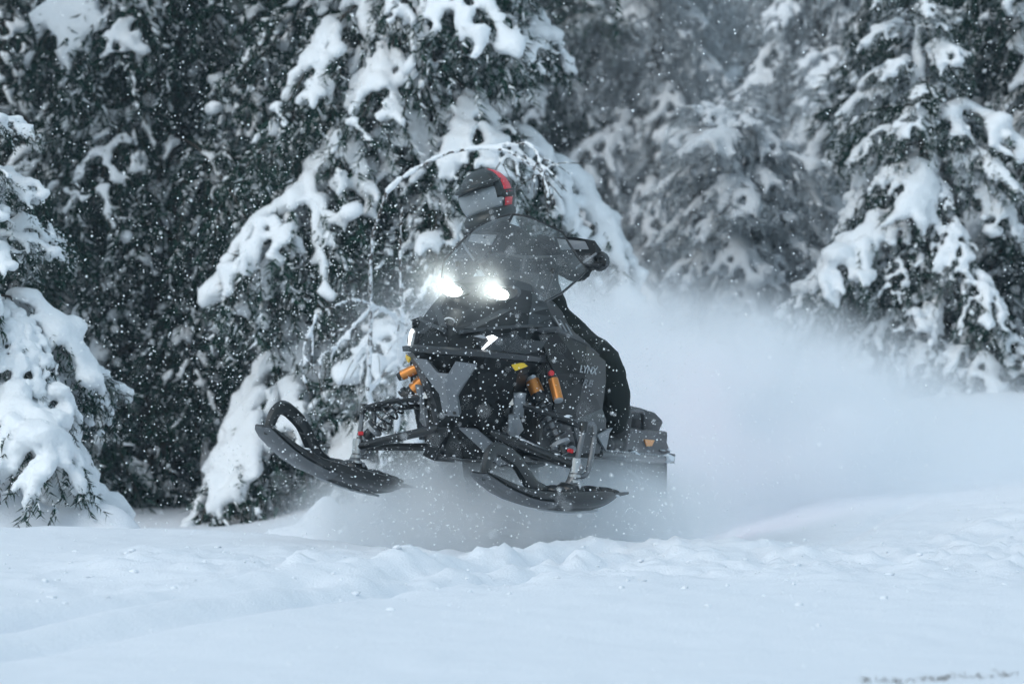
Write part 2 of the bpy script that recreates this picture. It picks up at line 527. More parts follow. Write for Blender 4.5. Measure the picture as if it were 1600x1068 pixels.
TALL_SNOWY = make_spruce('spruce_snowy', 1, 9.5, 2.0, 0.15, [(HEAVY, .48), (MEDIUM, .38), (LIGHT, .14)], 0.30, 5, -0.42)
TALL_DARK = make_spruce('spruce_dark', 2, 9.5, 2.0, 0.10, [(HEAVY, .08), (MEDIUM, .42), (LIGHT, .50)], 0.33, 5, -0.42, needles=M_NEEDLE_DARK)
YOUNG = make_spruce('spruce_young', 4, 3.0, 1.15, 0.10, [(FAT, .25), (HEAVY, .55), (MEDIUM, .2)], 0.21, 5, -0.55, 0.9, zfine=1.6)
BURIED = make_spruce('spruce_buried', 7, 2.3, 1.25, 0.10, [(FAT, .8), (HEAVY, .2)], 0.24, 5, -0.45, 0.7, zfine=1.4)
PINE = make_spruce('pine_sapling', 5, 2.3, 1.0, 0.95, [(FAT, .3), (HEAVY, .7)], 0.14, 7, -0.30, 0.4, needles=M_NEEDLE_FROST, crook=0.03, tr=0.035, zfine=0)
BARE = make_spruce('old_pine', 6, 9.5, 1.5, 0.9, [(THIN, .75), (MEDIUM, .25)], 0.38, 5, -0.20, 0.5, bark=M_PINEBARK, needles=M_NEEDLE_DUSTY, tr=0.11, zfine=3.0)
FROSTED = make_spruce('spruce_frosted', 9, 9.0, 1.8, 0.2, [(HEAVY, .60), (THIN, .40)], 0.31, 5, -0.40, needles=M_NEEDLE_FROST)
print('tris', [t['tris'] for t in (TALL_SNOWY, TALL_DARK, YOUNG, BURIED, PINE, BARE, FROSTED)], nx * ny * 2)
# ------------------------------------------------------------------ the forest
T_ = place_tree
T_(TALL_SNOWY, 'spruce_tree', at(650, 27.5), 0.6, 1.0, 'tall snow-laden spruce directly behind the rider, heavy boughs drooping to its right')
T_(TALL_DARK, 'spruce_tree', at(250, 29.5), 2.0, 1.0, 'dark green lightly snowed spruce between the left-edge tree and the raised ski')
T_(TALL_DARK, 'spruce_tree', at(20, 32.0), 4.1, 1.05, 'dark spruce in the top left corner of the picture')
T_(TALL_SNOWY, 'spruce_tree', at(430, 33.0), 4.2, 1.0, 'snowy spruce behind the dark spruce, left of the rider')
T_(BURIED, 'young_spruce', at(-25, 20.8, -0.1), 0.3, 1.0, 'small spruce at the left edge buried in thick snow')
T_(YOUNG, 'young_spruce', at(1450, 28.5, -0.1), 2.2, 1.12, 'young pointed spruce with thick snow on the right')
T_(TALL_SNOWY, 'spruce_tree', at(1640, 30.5), 2.9, 1.0, 'tall snow-laden spruce at the right edge behind the young spruce')
T_(TALL_DARK, 'spruce_tree', at(1530, 34.0), 5.2, 1.0, 'dark spruce in the top right corner behind the young spruce')
T_(FROSTED, 'spruce_tree', at(1400, 42.0), 3.0, 1.0, 'snowy spruce standing behind the young pointed spruce, between it and the thin pine')
T_(PINE, 'pine_sapling', at(1150, 32.5), 0.0, 0.97, 'rounded snow-bent pine sapling on a thin bare stem, right of the rider', cat='tree')
T_(BARE, 'pine_tree', at(1225, 46.0), 1.0, 1.0, 'thin brown-trunked pine behind the snow-bent sapling')
T_(FROSTED, 'spruce_tree', at(950, 49.0), 0.7, 1.05, 'hazy snowy spruce right behind the heavy boughs of the rider-side spruce')
T_(FROSTED, 'spruce_tree', at(1110, 54.0), 2.4, 1.1, 'hazy snowy spruce behind the bent pine sapling')
back = [(820, 44, 'S', 1.0), (1015, 44, 'F', 0.95), (1285, 41, 'F', 0.9), (1185, 50, 'F', 1.0), (1290, 56, 'F', 1.1), (900, 60, 'F', 1.15), (1060, 66, 'F', 1.2), (1190, 62, 'F', 1.15), (1480, 54, 'F', 1.05),
        (1560, 64, 'B', 1.2), (1640, 48, 'M', 1.1), (700, 50, 'M', 1.0), (560, 42, 'D', 1.0), (330, 42, 'M', 1.0), (150, 41, 'D', 1.0), (-60, 43, 'M', 1.0),
        (800, 72, 'S', 1.3), (980, 80, 'F', 1.4), (1130, 84, 'F', 1.4), (1330, 80, 'F', 1.4), (1500, 80, 'M', 1.4), (1660, 70, 'S', 1.3)]
kind = dict(S=TALL_SNOWY, M=FROSTED, D=TALL_DARK, B=BARE, F=FROSTED)
ORD = ('first', 'second', 'third', 'fourth', 'fifth', 'sixth', 'seventh', 'eighth', 'ninth', 'tenth', 'eleventh', 'twelfth')
rowA = sorted([b_ for b_ in back if b_[1] < 58]); rowB = sorted([b_ for b_ in back if b_[1] >= 58])
look = dict(S='snow-laden spruce', M='frosted pale spruce', D='dark spruce', B='thin-branched pine', F='frosted pale spruce')
for row, rn in ((rowA, 'nearer back row'), (rowB, 'farthest back row')):
    for i, (u, d, k, s) in enumerate(row):
        T_(kind[k], 'spruce_tree' if k != 'B' else 'pine_tree', at(u, d), (u + d) * 0.37, s, '%s of the %s, %s from the left' % (look[k], rn, ORD[i]), 'trees of the hazy forest behind')
# the forest goes on to both sides of the picture
for i, (u, d, k, s) in enumerate([(-420, 27, 'S', 1.0), (-330, 36, 'D', 1.0), (-700, 33, 'M', 1.0), (1990, 29, 'M', 1.0), (1900, 38, 'S', 1.0), (2300, 32, 'D', 1.0)]):
    T_(kind[k], 'spruce_tree', at(u, d), i * 2.1, s, 'spruce at the forest edge just beyond the side of the picture', 'trees beside the picture')

# ------------------------------------------------------------------ bare snow-coated branches in front of the spruces
def make_shrub(seed, stems, depth=3, fat=1.0):
    rg = np.random.default_rng(seed); wood, blobs = Acc(), []
    def grow(p, d, ln, r, lv):
        n = 8; P = [np.array(p, float)]; dd = np.array(d, float)
        for i in range(n):
            dd = dd + rg.normal(size=3) * 0.10 + np.array([0, 0, -0.05 - 0.02 * lv]); dd /= np.linalg.norm(dd)
            P.append(P[-1] + dd * ln / n)
        P = np.array(P); V, F = tube_arrays(P, np.linspace(r, r * 0.45, n + 1), 5); wood.add(V, quads_to_tris(F))
        m = max(4, int(ln / 0.018)); ph = rg.random() * 6
        for j in range(m):
            f = j / (m - 1) * n; i0 = min(int(f), n - 1); c = P[i0] * (1 - f + i0) + P[i0 + 1] * (f - i0)
            if math.sin(j * 0.37 + ph) < -0.96: continue
            rr = fat * (0.014 + 0.010 * rg.random()) * (1.15 - 0.16 * lv) * (1.15 - 0.6 * j / m)
            rr = max(rr, r * (1.05 - 0.5 * j / m) * 1.25); blobs.append((c + np.array([0, -0.002, rr * 0.22]), (rr, rr, rr)))
        if lv < depth:
            for k in range(int(rg.integers(3, 5))):
                i0 = int(rg.integers(2, n + 1)); d2 = dd + rg.normal(size=3) * np.array([0.75, 0.4, 0.55]); d2 /= np.linalg.norm(d2)
                grow(P[i0], d2, ln * rg.uniform(0.4, 0.62), r * 0.6, lv + 1)
    for (p, d, ln, r) in stems: grow(p, np.array(d) / np.linalg.norm(d), ln, r, 0)
    V, F = wood.get(); w = mesh_arrays('branches', V, F, True); w.materials.append(M_BARK)
    V, F = merge_blobs(blobs, 0.013, 0.4); sn = mesh_arrays('snow_coat', V, F, True); sn.materials.append(M_SNOW)
    return w, sn
def place_shrub(name, loc, meshes, label):
    e = empty(name, loc); tag(e, label, 'shrub')
    link('branches', meshes[0], e); link('snow_coat', meshes[1], e)['kind'] = 'stuff'
place_shrub('bare_shrub', at(600, 24.2), make_shrub(3, [((0, 0, 0), (-0.2, 0, 1), 2.3, .020), ((0.03, 0, 0), (0.1, -0.1, 1), 2.0, .018)]), 'bare branching shrub coated in snow, just left of the snowmobile')
# ------------------------------------------------------------------ falling snow hangs in the air: far trees fade to blue
m, n, l, out = mk_mat('snowy_air')
pv = n.new('ShaderNodeVolumePrincipled')
pv.inputs['Color'].default_value = (0.70, 0.87, 1.0, 1)
pv.inputs['Density'].default_value = 0.0009
pv.inputs['Anisotropy'].default_value = 0.2
l.new(pv.outputs[0], out.inputs['Volume'])
bm = bmesh.new(); bmesh.ops.create_cube(bm, size=1.0)
me = bpy.data.meshes.new('haze'); bm.to_mesh(me); bm.free()
hz = link('haze', me, None, [m])
hz.scale = (260, 230, 28); hz.location = (0, 85, 11.0)
tag(hz, 'pale air full of falling snow', None, None, 'stuff')

# small dusted spruce seedling seen under the left suspension arm
SEED = make_spruce('spruce_seedling', 12, 0.95, 0.15, 0.42, [(LIGHT, 1.0)], 0.05, 6, -0.2, 0.25, needles=M_NEEDLE, top=False, tr=0.02, zfine=0)
sd = T_(SEED, 'spruce_seedling', at(640, 19.9, -0.05), 0.4, 0.9, 'small dark dusted seedling seen under the left suspension arm', cat='seedling')
sd.scale = (0.40, 0.40, 0.68)
# ------------------------------------------------------------------ small mesh kit
def bm_obj(name, bm, mat, parent, smooth=False, bevel=0.0, seg=2):
    if bevel > 0:
        bmesh.ops.bevel(bm, geom=[e for e in bm.edges if len(e.link_faces) == 2 and e.calc_face_angle(0) > 0.35], offset=bevel, segments=seg, affect='EDGES', profile=0.6)
    bmesh.ops.recalc_face_normals(bm, faces=bm.faces)
    me = bpy.data.meshes.new(name); bm.to_mesh(me); bm.free()
    if smooth:
        for p in me.polygons: p.use_smooth = True
        try: me.set_sharp_from_angle(angle=R(38))
        except Exception: pass
    return link(name, me, parent, [mat] if mat else [])

def poly_bm(V, F):
    bm = bmesh.new()
    vs_ = [bm.verts.new(v) for v in V]
    for f in F: bm.faces.new([vs_[i] for i in f])
    return bm

def add_box(bm, c, size, rot=None):
    M = Matrix.Translation(c) @ (rot.to_4x4() if rot else Matrix.Identity(4)) @ Matrix.Diagonal((*size, 1))
    bmesh.ops.create_cube(bm, size=1.0, matrix=M)

def spline(P, n=6):
    P = [Vector(p) for p in P]; out = []
    for i in range(len(P) - 1):
        p0 = P[max(i - 1, 0)]; p1 = P[i]; p2 = P[i + 1]; p3 = P[min(i + 2, len(P) - 1)]
        for j in range(n):
            t = j / n
            out.append(0.5 * ((2 * p1) + (p2 - p0) * t + (2 * p0 - 5 * p1 + 4 * p2 - p3) * t * t + (3 * p1 - p0 - 3 * p2 + p3) * t ** 3))
    out.append(P[-1]); return out

def add_tube(bm, P, r, k=10, flat=1.0, up=(0, 0, 1), cap=True):
    P = [Vector(p) for p in P]; n = len(P); up = Vector(up); rings = []
    for i, p in enumerate(P):
        t = (P[min(i + 1, n - 1)] - P[max(i - 1, 0)]).normalized()
        a = t.cross(up)
        if a.length < 1e-3: a = t.cross(Vector((1, 0.2, 0)))
        a.normalize(); b = a.cross(t).normalized()
        rr = r[i] if hasattr(r, '__len__') else r
        rings.append([bm.verts.new(p + a * math.cos(q) * rr * flat + b * math.sin(q) * rr) for q in [2 * math.pi * j / k for j in range(k)]])
    for i in range(n - 1):
        for j in range(k):
            bm.faces.new((rings[i][j], rings[i][(j + 1) % k], rings[i + 1][(j + 1) % k], rings[i + 1][j]))
    if cap:
        bm.faces.new(rings[0][::-1]); bm.faces.new(rings[-1])

def tube_o(name, P, r, mat, parent, k=10, flat=1.0, up=(0, 0, 1), smooth_path=0):
    bm = bmesh.new()
    if smooth_path:
        n0 = len(P); P2 = spline(P, smooth_path)
        if hasattr(r, '__len__'): r = list(np.interp(np.linspace(0, n0 - 1, len(P2)), range(n0), r))
        P = P2
    add_tube(bm, P, r, k, flat, up)
    return bm_obj(name, bm, mat, parent, True)

def plate_o(name, pts, thick, mat, parent, bevel=0.004, nrm=None):
    """polygon plate with thickness, pushed back along its normal"""
    P = [Vector(p) for p in pts]
    if nrm is None:
        nrm = Vector((0, 0, 0))
        for i in range(len(P)):
            a, b = P[i], P[(i + 1) % len(P)]
            nrm += Vector(((a.y - b.y) * (a.z + b.z), (a.z - b.z) * (a.x + b.x), (a.x - b.x) * (a.y + b.y)))
    nrm = Vector(nrm).normalized()
    bm = bmesh.new()
    f = [bm.verts.new(p) for p in P]; g = [bm.verts.new(p - nrm * thick) for p in P]
    bm.faces.new(f); bm.faces.new(g[::-1])
    for i in range(len(P)):
        j = (i + 1) % len(P); bm.faces.new((f[j], f[i], g[i], g[j]))
    return bm_obj(name, bm, mat, parent, False, bevel, 1)

def mir(pts): return [(-x, y, z) for x, y, z in pts][::-1]

def box_o(name, c, size, mat, parent, bevel=0.006, rot=None):
    bm = bmesh.new(); add_box(bm, Vector(c), size, rot)
    return bm_obj(name, bm, mat, parent, False, bevel, 2)

def loft_o(name, sections, mat, parent, mirror=True, cap_bottom=False, cap_top=False, bevel=0.0, smooth=False, thick=0.0):
    """sections: list of rows of (x,y,z), centre first; mirrored across x=0"""
    bm = bmesh.new(); rows = []
    for s in sections:
        pts = list(s)
        if mirror: pts = [(-x, y, z) for x, y, z in pts[:0:-1]] + pts
        rows.append([bm.verts.new(p) for p in pts])
    for a, b in zip(rows[:-1], rows[1:]):
        for i in range(len(a) - 1): bm.faces.new((a[i], a[i + 1], b[i + 1], b[i]))
    if cap_bottom: bm.faces.new(rows[0][::-1])
    if cap_top: bm.faces.new(rows[-1])
    o = bm_obj(name, bm, mat, parent, smooth, bevel, 2)
    if thick:
        md = o.modifiers.new('thickness', 'SOLIDIFY'); md.thickness = thick; md.offset = -1
    return o

# ------------------------------------------------------------------ sled materials
K_BLACK = simple('black_plastic', (0.012, 0.0135, 0.014), 0.42, spec=0.45, bump=0.12, bscale=180, var=0.25, vscale=6, bdist=0.004)
K_SATIN = simple('satin_black_bodywork', (0.006, 0.0075, 0.0078), 0.44, spec=0.2, bump=0.05, bscale=90, var=0.3, vscale=5, coat=0.08, bdist=0.004)
K_DARKGREY = simple('dark_grey_bodywork', (0.026, 0.030, 0.033), 0.42, spec=0.45, bump=0.06, bscale=120, var=0.2, vscale=8, bdist=0.004)
K_GREY = simple('grey_painted_plate', (0.17, 0.185, 0.20), 0.42, spec=0.5, bump=0.06, bscale=120, var=0.15, vscale=12, bdist=0.004)
K_LIGHTGREY = simple('pale_grey_plastic', (0.26, 0.28, 0.30), 0.5, bump=0.1, bscale=90, var=0.2, vscale=10, bdist=0.004)
K_STEEL = simple('steel', (0.42, 0.44, 0.46), 0.3, metal=1.0, bump=0.05, bscale=150, var=0.1)
K_ARM = simple('black_coated_steel', (0.014, 0.016, 0.017), 0.30, spec=0.5, bump=0.05, bscale=120, bdist=0.003)
K_FORGED = simple('forged_grey_alloy', (0.16, 0.17, 0.18), 0.42, metal=0.55, bump=0.12, bscale=120, bdist=0.003)
K_ORANGE = simple('orange_anodised', (0.62, 0.24, 0.055), 0.32, metal=0.55, var=0.1)
K_RED = simple('red_anodised', (0.65, 0.025, 0.03), 0.35, metal=0.2)
K_YELLOW = simple('yellow_reflector', (0.85, 0.55, 0.02), 0.3, bump=0.3, bscale=400, bdist=0.002)
K_AMBER = simple('amber_reflector', (0.85, 0.32, 0.03), 0.3, bump=0.3, bscale=400, bdist=0.002)
K_RUBBER = simple('track_rubber', (0.012, 0.012, 0.013), 0.75, bump=0.4, bscale=60, bdist=0.006)
K_SEAT = simple('seat_vinyl', (0.014, 0.015, 0.016), 0.55, bump=0.3, bscale=70, bdist=0.004)
K_SKI = simple('ski_plastic', (0.017, 0.020, 0.021), 0.35, spec=0.5, bump=0.15, bscale=50, var=0.25, vscale=9, bdist=0.004)
K_SKIBASE = simple('ski_base_plastic', (0.07, 0.078, 0.085), 0.4, bump=0.1, bscale=50, bdist=0.004)
K_DECAL = simple('silver_decal', (0.34, 0.36, 0.38), 0.5)
K_DECALDIM = simple('dim_grey_decal', (0.13, 0.14, 0.15), 0.5)
K_WHITEDECAL = simple('white_decal', (0.75, 0.77, 0.78), 0.5)
K_PACKED = snow_material('packed_snow', 14, 90, 0.01)

def emit_mat(name, col, strength, base=(0.8, 0.8, 0.8)):
    m, n, l, out = mk_mat(name)
    p = n.new('ShaderNodeBsdfPrincipled'); p.inputs['Base Color'].default_value = (*base, 1); p.inputs['Roughness'].default_value = 0.15
    p.inputs['Emission Color'].default_value = (*col, 1); p.inputs['Emission Strength'].default_value = strength
    l.new(p.outputs[0], out.inputs[0]); return m
K_HEADLIGHT = emit_mat('headlight_lens_lit', (0.95, 1.0, 0.95), 14)
K_DRL = emit_mat('running_light_lit', (0.92, 0.97, 1.0), 1.6)
K_TAIL = emit_mat('tail_light_lit', (1.0, 0.12, 0.22), 14, (0.4, 0.01, 0.02))

def screen_material(name, tint, frost, rough=0.14):
    m, n, l, out = mk_mat(name)
    tr = n.new('ShaderNodeBsdfTransparent'); tr.inputs[0].default_value = (*tint, 1)
    gl = n.new('ShaderNodeBsdfGlossy'); gl.inputs['Roughness'].default_value = rough
    df = n.new('ShaderNodeBsdfDiffuse'); df.inputs[0].default_value = (0.62, 0.67, 0.70, 1)
    fr = n.new('ShaderNodeFresnel'); fr.inputs[0].default_value = 1.49
    a = n.new('ShaderNodeMixShader'); b = n.new('ShaderNodeMixShader')
    tc = n.new('ShaderNodeTexCoord'); t = n.new('ShaderNodeTexNoise'); t.inputs['Scale'].default_value = 7; t.inputs['Detail'].default_value = 8
    l.new(tc.outputs['Object'], t.inputs['Vector'])
    mr = n.new('ShaderNodeMapRange'); mr.inputs[1].default_value = 0.3; mr.inputs[2].default_value = 0.75
    mr.inputs[3].default_value = frost * 0.45; mr.inputs[4].default_value = frost * 1.5
    l.new(t.outputs['Fac'], mr.inputs[0])
    l.new(mr.outputs[0], a.inputs[0]); l.new(tr.outputs[0], a.inputs[1]); l.new(df.outputs[0], a.inputs[2])
    l.new(fr.outputs[0], b.inputs[0]); l.new(a.outputs[0], b.inputs[1]); l.new(gl.outputs[0], b.inputs[2])
    l.new(b.outputs[0], out.inputs[0]); return m
K_SCREEN = screen_material('frosted_clear_windshield', (0.84, 0.90, 0.91), 0.095)
K_LENS = screen_material('clear_lens', (0.75, 0.8, 0.8), 0.10)

# ------------------------------------------------------------------ the snowmobile: x = rider's left, y = backwards, z = up, origin between the ski legs
SLED_LOC = (-0.203, 17.4, 0.244)
SLED_ROT = Matrix.Rotation(R(-18), 3, 'Z') @ Matrix.Rotation(R(-3), 3, 'X') @ Matrix.Rotation(R(4), 3, 'Y')
sled = empty('snowmobile', SLED_LOC, SLED_ROT.to_euler())
tag(sled, 'black snowmobile leaping over the snow with both headlights on', 'snowmobile')

# -- lower front fascia and belly
loft_o('front_fascia', [
    [(0, -0.10, 0.185), (0.10, -0.06, 0.19), (0.17, 0.06, 0.20), (0.19, 0.50, 0.22)],
    [(0, -0.20, 0.27), (0.10, -0.14, 0.275), (0.17, -0.01, 0.285), (0.20, 0.50, 0.30)],
    [(0, -0.31, 0.40), (0.10, -0.24, 0.41), (0.19, -0.08, 0.42), (0.21, 0.50, 0.42)],
    [(0, -0.45, 0.57), (0.13, -0.38, 0.575), (0.245, -0.17, 0.58), (0.22, 0.50, 0.58)],
    [(0, -0.495, 0.635), (0.17, -0.42, 0.638), (0.285, -0.20, 0.64), (0.23, 0.50, 0.64)]],
    K_SATIN, sled, cap_bottom=True, bevel=0.008)
loft_o('bumper_lip', [
    [(0, -0.520, 0.638), (0.175, -0.450, 0.640), (0.295, -0.205, 0.645), (0.31, 0.10, 0.65)],
    [(0, -0.525, 0.662), (0.180, -0.455, 0.664), (0.300, -0.205, 0.668), (0.315, 0.10, 0.67)],
    [(0, -0.47, 0.672), (0.165, -0.40, 0.674), (0.27, -0.18, 0.676), (0.29, 0.10, 0.678)]],
    K_DARKGREY, sled, bevel=0.005)
# -- upper hood
loft_o('hood', [
    [(0, -0.455, 0.668), (0.16, -0.385, 0.670), (0.262, -0.17, 0.672), (0.34, 0.20, 0.68), (0.37, 0.50, 0.68)],
    [(0, -0.405, 0.725), (0.15, -0.335, 0.727), (0.262, -0.15, 0.730), (0.36, 0.18, 0.745), (0.385, 0.52, 0.72)],
    [(0, -0.355, 0.765), (0.12, -0.30, 0.79), (0.255, -0.11, 0.795), (0.33, 0.16, 0.80), (0.35, 0.55, 0.76)],
    [(0, -0.225, 0.845), (0.14, -0.18, 0.855), (0.235, -0.04, 0.865), (0.275, 0.18, 0.86), (0.27, 0.56, 0.81)],
    [(0, -0.130, 0.895), (0.15, -0.105, 0.90), (0.225, 0.02, 0.905), (0.24, 0.22, 0.90), (0.23, 0.57, 0.85)],
    [(0, -0.060, 0.985), (0.14, -0.035, 0.975), (0.205, 0.07, 0.965), (0.21, 0.24, 0.95), (0.20, 0.57, 0.90)],
    [(0, 0.080, 1.025), (0.12, 0.10, 1.015), (0.17, 0.16, 1.00), (0.17, 0.28, 0.98), (0.16, 0.57, 0.94)]],
    K_SATIN, sled, cap_top=True, bevel=0.010)
# hood creases: raised grey blades running up from the nose to the lamp
for sx in (1, -1):
    P = [(0.040, -0.366, 0.762), (0.085, -0.342, 0.768), (0.190, -0.150, 0.872), (0.150, -0.182, 0.868)]
    P = P if sx > 0 else mir(P)
    plate_o('hood_blade', P, 0.012, K_DARKGREY, sled, 0.003)
    P = [(0.03, -0.392, 0.752), (0.225, -0.185, 0.800), (0.285, 0.0, 0.812), (0.285, 0.0, 0.800), (0.222, -0.195, 0.787), (0.03, -0.40, 0.735)]
    P = P if sx > 0 else mir(P)
    plate_o('hood_strake', P, 0.014, K_DARKGREY, sled, 0.003)

# -- Y shaped front plate
def front_y(x, z): return -0.39 - (z - 0.40) * 0.62 + abs(x) * 0.42 - 0.028
Yp = [(-0.148, 0.612), (-0.078, 0.610), (-0.030, 0.556), (0.022, 0.556), (0.062, 0.612), (0.150, 0.606), (0.052, 0.480), (0.040, 0.462), (0.040, 0.388), (0.030, 0.372), (-0.030, 0.372), (-0.040, 0.388), (-0.040, 0.462), (-0.062, 0.490)]
bm = bmesh.new()
fr = [bm.verts.new((x, -0.310 - (z - 0.40) * 0.80 - 0.034 + max(0, abs(x) - 0.02) * 0.30, z)) for x, z in Yp]
cen = [bm.verts.new((x, -0.310 - (z - 0.40) * 0.80 - 0.046, z)) for x, z in ((0.0, 0.53), (0.0, 0.40))]
bk = [bm.verts.new((v.co.x * 0.94, v.co.y + 0.035, 0.49 + (v.co.z - 0.49) * 0.97)) for v in fr]
n_ = len(fr)
tri = [(0, 1, 2, 'a'), (13, 0, 2, 'a')]
for f in ((0, 1, 2), (0, 2, 'c0', 13), (2, 3, 'c0'), (3, 4, 5), (3, 5, 6, 'c0'), (6, 7, 'c0'), (7, 8, 'c1', 'c0'), (8, 9, 10, 11, 'c1'), (11, 12, 'c0', 'c1'), (12, 13, 'c0')):
    bm.faces.new([cen[int(i[1])] if isinstance(i, str) else fr[i] for i in f])
for i in range(n_):
    j = (i + 1) % n_; bm.faces.new((fr[j], fr[i], bk[i], bk[j]))
plate = bm_obj('front_plate', bm, K_GREY, sled, False, 0.003, 1)
tag(plate, 'light grey Y shaped plate on the nose')
for x in (-0.020, 0.020):
    tube_o('bolt_hole', [(x, -0.342, 0.386), (x, -0.322, 0.386)], 0.007, K_BLACK, plate, 10)

# keel guards and skid strips under the nose
for sx in (1, -1):
    P = [(0.020, -0.262, 0.325), (0.090, -0.215, 0.325), (0.215, -0.02, 0.195), (0.150, -0.045, 0.176)]
    P = P if sx > 0 else mir(P)
    plate_o('keel_guard', P, 0.014, K_GREY if sx > 0 else K_SATIN, sled, 0.004)
    P = [(0.155, -0.036, 0.176), (0.21, -0.02, 0.192), (0.25, 0.35, 0.20), (0.19, 0.35, 0.175)]
    P = P if sx > 0 else mir(P)
    plate_o('belly_strip', P, 0.012, K_DARKGREY, sled, 0.003)
loft_o('belly_pan', [[(0, -0.105, 0.182), (0.15, -0.03, 0.186), (0.26, 0.15, 0.20), (0.26, 0.58, 0.21)],
                     [(0, -0.08, 0.172), (0.14, -0.01, 0.174), (0.24, 0.16, 0.19), (0.24, 0.58, 0.20)]], K_BLACK, sled, cap_bottom=False)
# -- lights
for sx, hx in ((1, 0.122), (-1, -0.102)):
    bm = bmesh.new()
    # almond shaped housing
    rows = []
    for k_, (sc_, dy) in enumerate(((1.0, 0.0), (0.93, -0.036), (0.82, -0.034), (0.72, 0.004))):
        ring = []
        for j in range(20):
            a = 2 * math.pi * j / 20
            x = math.cos(a) * 0.078 * sc_; z = math.sin(a) * 0.036 * sc_ * (1.0 + 0.25 * math.cos(a) * sx)
            ring.append(bm.verts.new((hx + x, -0.112 + dy + 0.25 * (abs(hx + x) - 0.06) + z * 0.5, 0.938 + z + 0.10 * (hx + x) * sx - 0.01)))
        rows.append(ring)
    for a_, b_ in zip(rows[:-1], rows[1:]):
        for j in range(20): bm.faces.new((a_[j], a_[(j + 1) % 20], b_[(j + 1) % 20], b_[j]))
    bm.faces.new(rows[-1])
    hl = bm_obj('headlight', bm, K_DARKGREY, sled, True)
    bm = bmesh.new()
    bmesh.ops.create_uvsphere(bm, u_segments=20, v_segments=10, radius=1.0, matrix=Matrix.Translation((hx, -0.118, 0.933)) @ Matrix.Diagonal((0.034, 0.010, 0.024, 1)))
    bm_obj('lens', bm, K_HEADLIGHT, hl, True)
    ld = bpy.data.lights.new('headlight_beam', 'SPOT'); ld.energy = 60; ld.spot_size = R(58); ld.spot_blend = 0.9; ld.color = (0.92, 1.0, 0.95); ld.shadow_soft_size = 0.012
    lo = bpy.data.objects.new('headlight_beam', ld); COL.objects.link(lo); lo.parent = hl
    lo.location = (hx, -0.136, 0.933); lo.rotation_euler = (R(84), 0, 0)      # local -Z turned forward (-Y)
    lo.rotation_euler = Vector((0, -1, 0.16)).to_track_quat('-Z', 'Z').to_euler()
# running lights: a white fin each side of the nose
d = plate_o('running_light', [(-0.250, -0.262, 0.670), (-0.205, -0.315, 0.670), (-0.205, -0.305, 0.735), (-0.228, -0.268, 0.752), (-0.250, -0.25, 0.735)], 0.02, K_DARKGREY, sled, 0.002)
plate_o('lit_fin', [(-0.250, -0.270, 0.672), (-0.232, -0.292, 0.672), (-0.224, -0.296, 0.705), (-0.226, -0.285, 0.735), (-0.238, -0.272, 0.748), (-0.252, -0.262, 0.726)], 0.008, K_DRL, d, 0.001)
plate_o('reflector_fin', [(-0.228, -0.297, 0.672), (-0.210, -0.317, 0.672), (-0.208, -0.312, 0.705), (-0.220, -0.298, 0.730)], 0.006, K_LIGHTGREY, d, 0.001)
P = [(0.095, -0.375, 0.722), (0.150, -0.350, 0.742), (0.255, -0.235, 0.745), (0.275, -0.19, 0.735), (0.20, -0.31, 0.672), (0.140, -0.385, 0.672)]
d = plate_o('running_light', P, 0.014, K_DARKGREY, sled, 0.003)
plate_o('lit_fin', [(0.150, -0.374, 0.732), (0.172, -0.357, 0.742), (0.192, -0.338, 0.732), (0.150, -0.398, 0.674), (0.142, -0.400, 0.676), (0.165, -0.375, 0.716)], 0.008, K_DRL, d, 0.001)
plate_o('reflector_fin', [(0.100, -0.398, 0.728), (0.128, -0.384, 0.737), (0.158, -0.372, 0.727), (0.142, -0.386, 0.722)], 0.006, K_LIGHTGREY, d, 0.001)
P = [(0.21, -0.31, 0.676), (0.25, -0.26, 0.735), (0.335, -0.10, 0.74), (0.325, -0.13, 0.70), (0.285, -0.20, 0.674)]
plate_o('cheek_panel', P, 0.012, K_DARKGREY, sled, 0.003)
plate_o('cheek_panel', mir([(0.21, -0.30, 0.676), (0.245, -0.25, 0.73), (0.285, -0.12, 0.735), (0.285, -0.15, 0.70), (0.27, -0.19, 0.676)]), 0.012, K_DARKGREY, sled, 0.003)
# small white emblem on the hood: a curled loop with a tail
bm = bmesh.new()
add_tube(bm, [(-0.045 + 0.021 * math.cos(a) * 1.15, -0.318 + 0.018 * math.sin(a) * -0.62, 0.792 + 0.014 * math.sin(a)) for a in np.linspace(-2.4, 2.7, 18)], [0.0035] * 18, 6)
bm_obj('hood_emblem', bm, K_WHITEDECAL, sled, True)

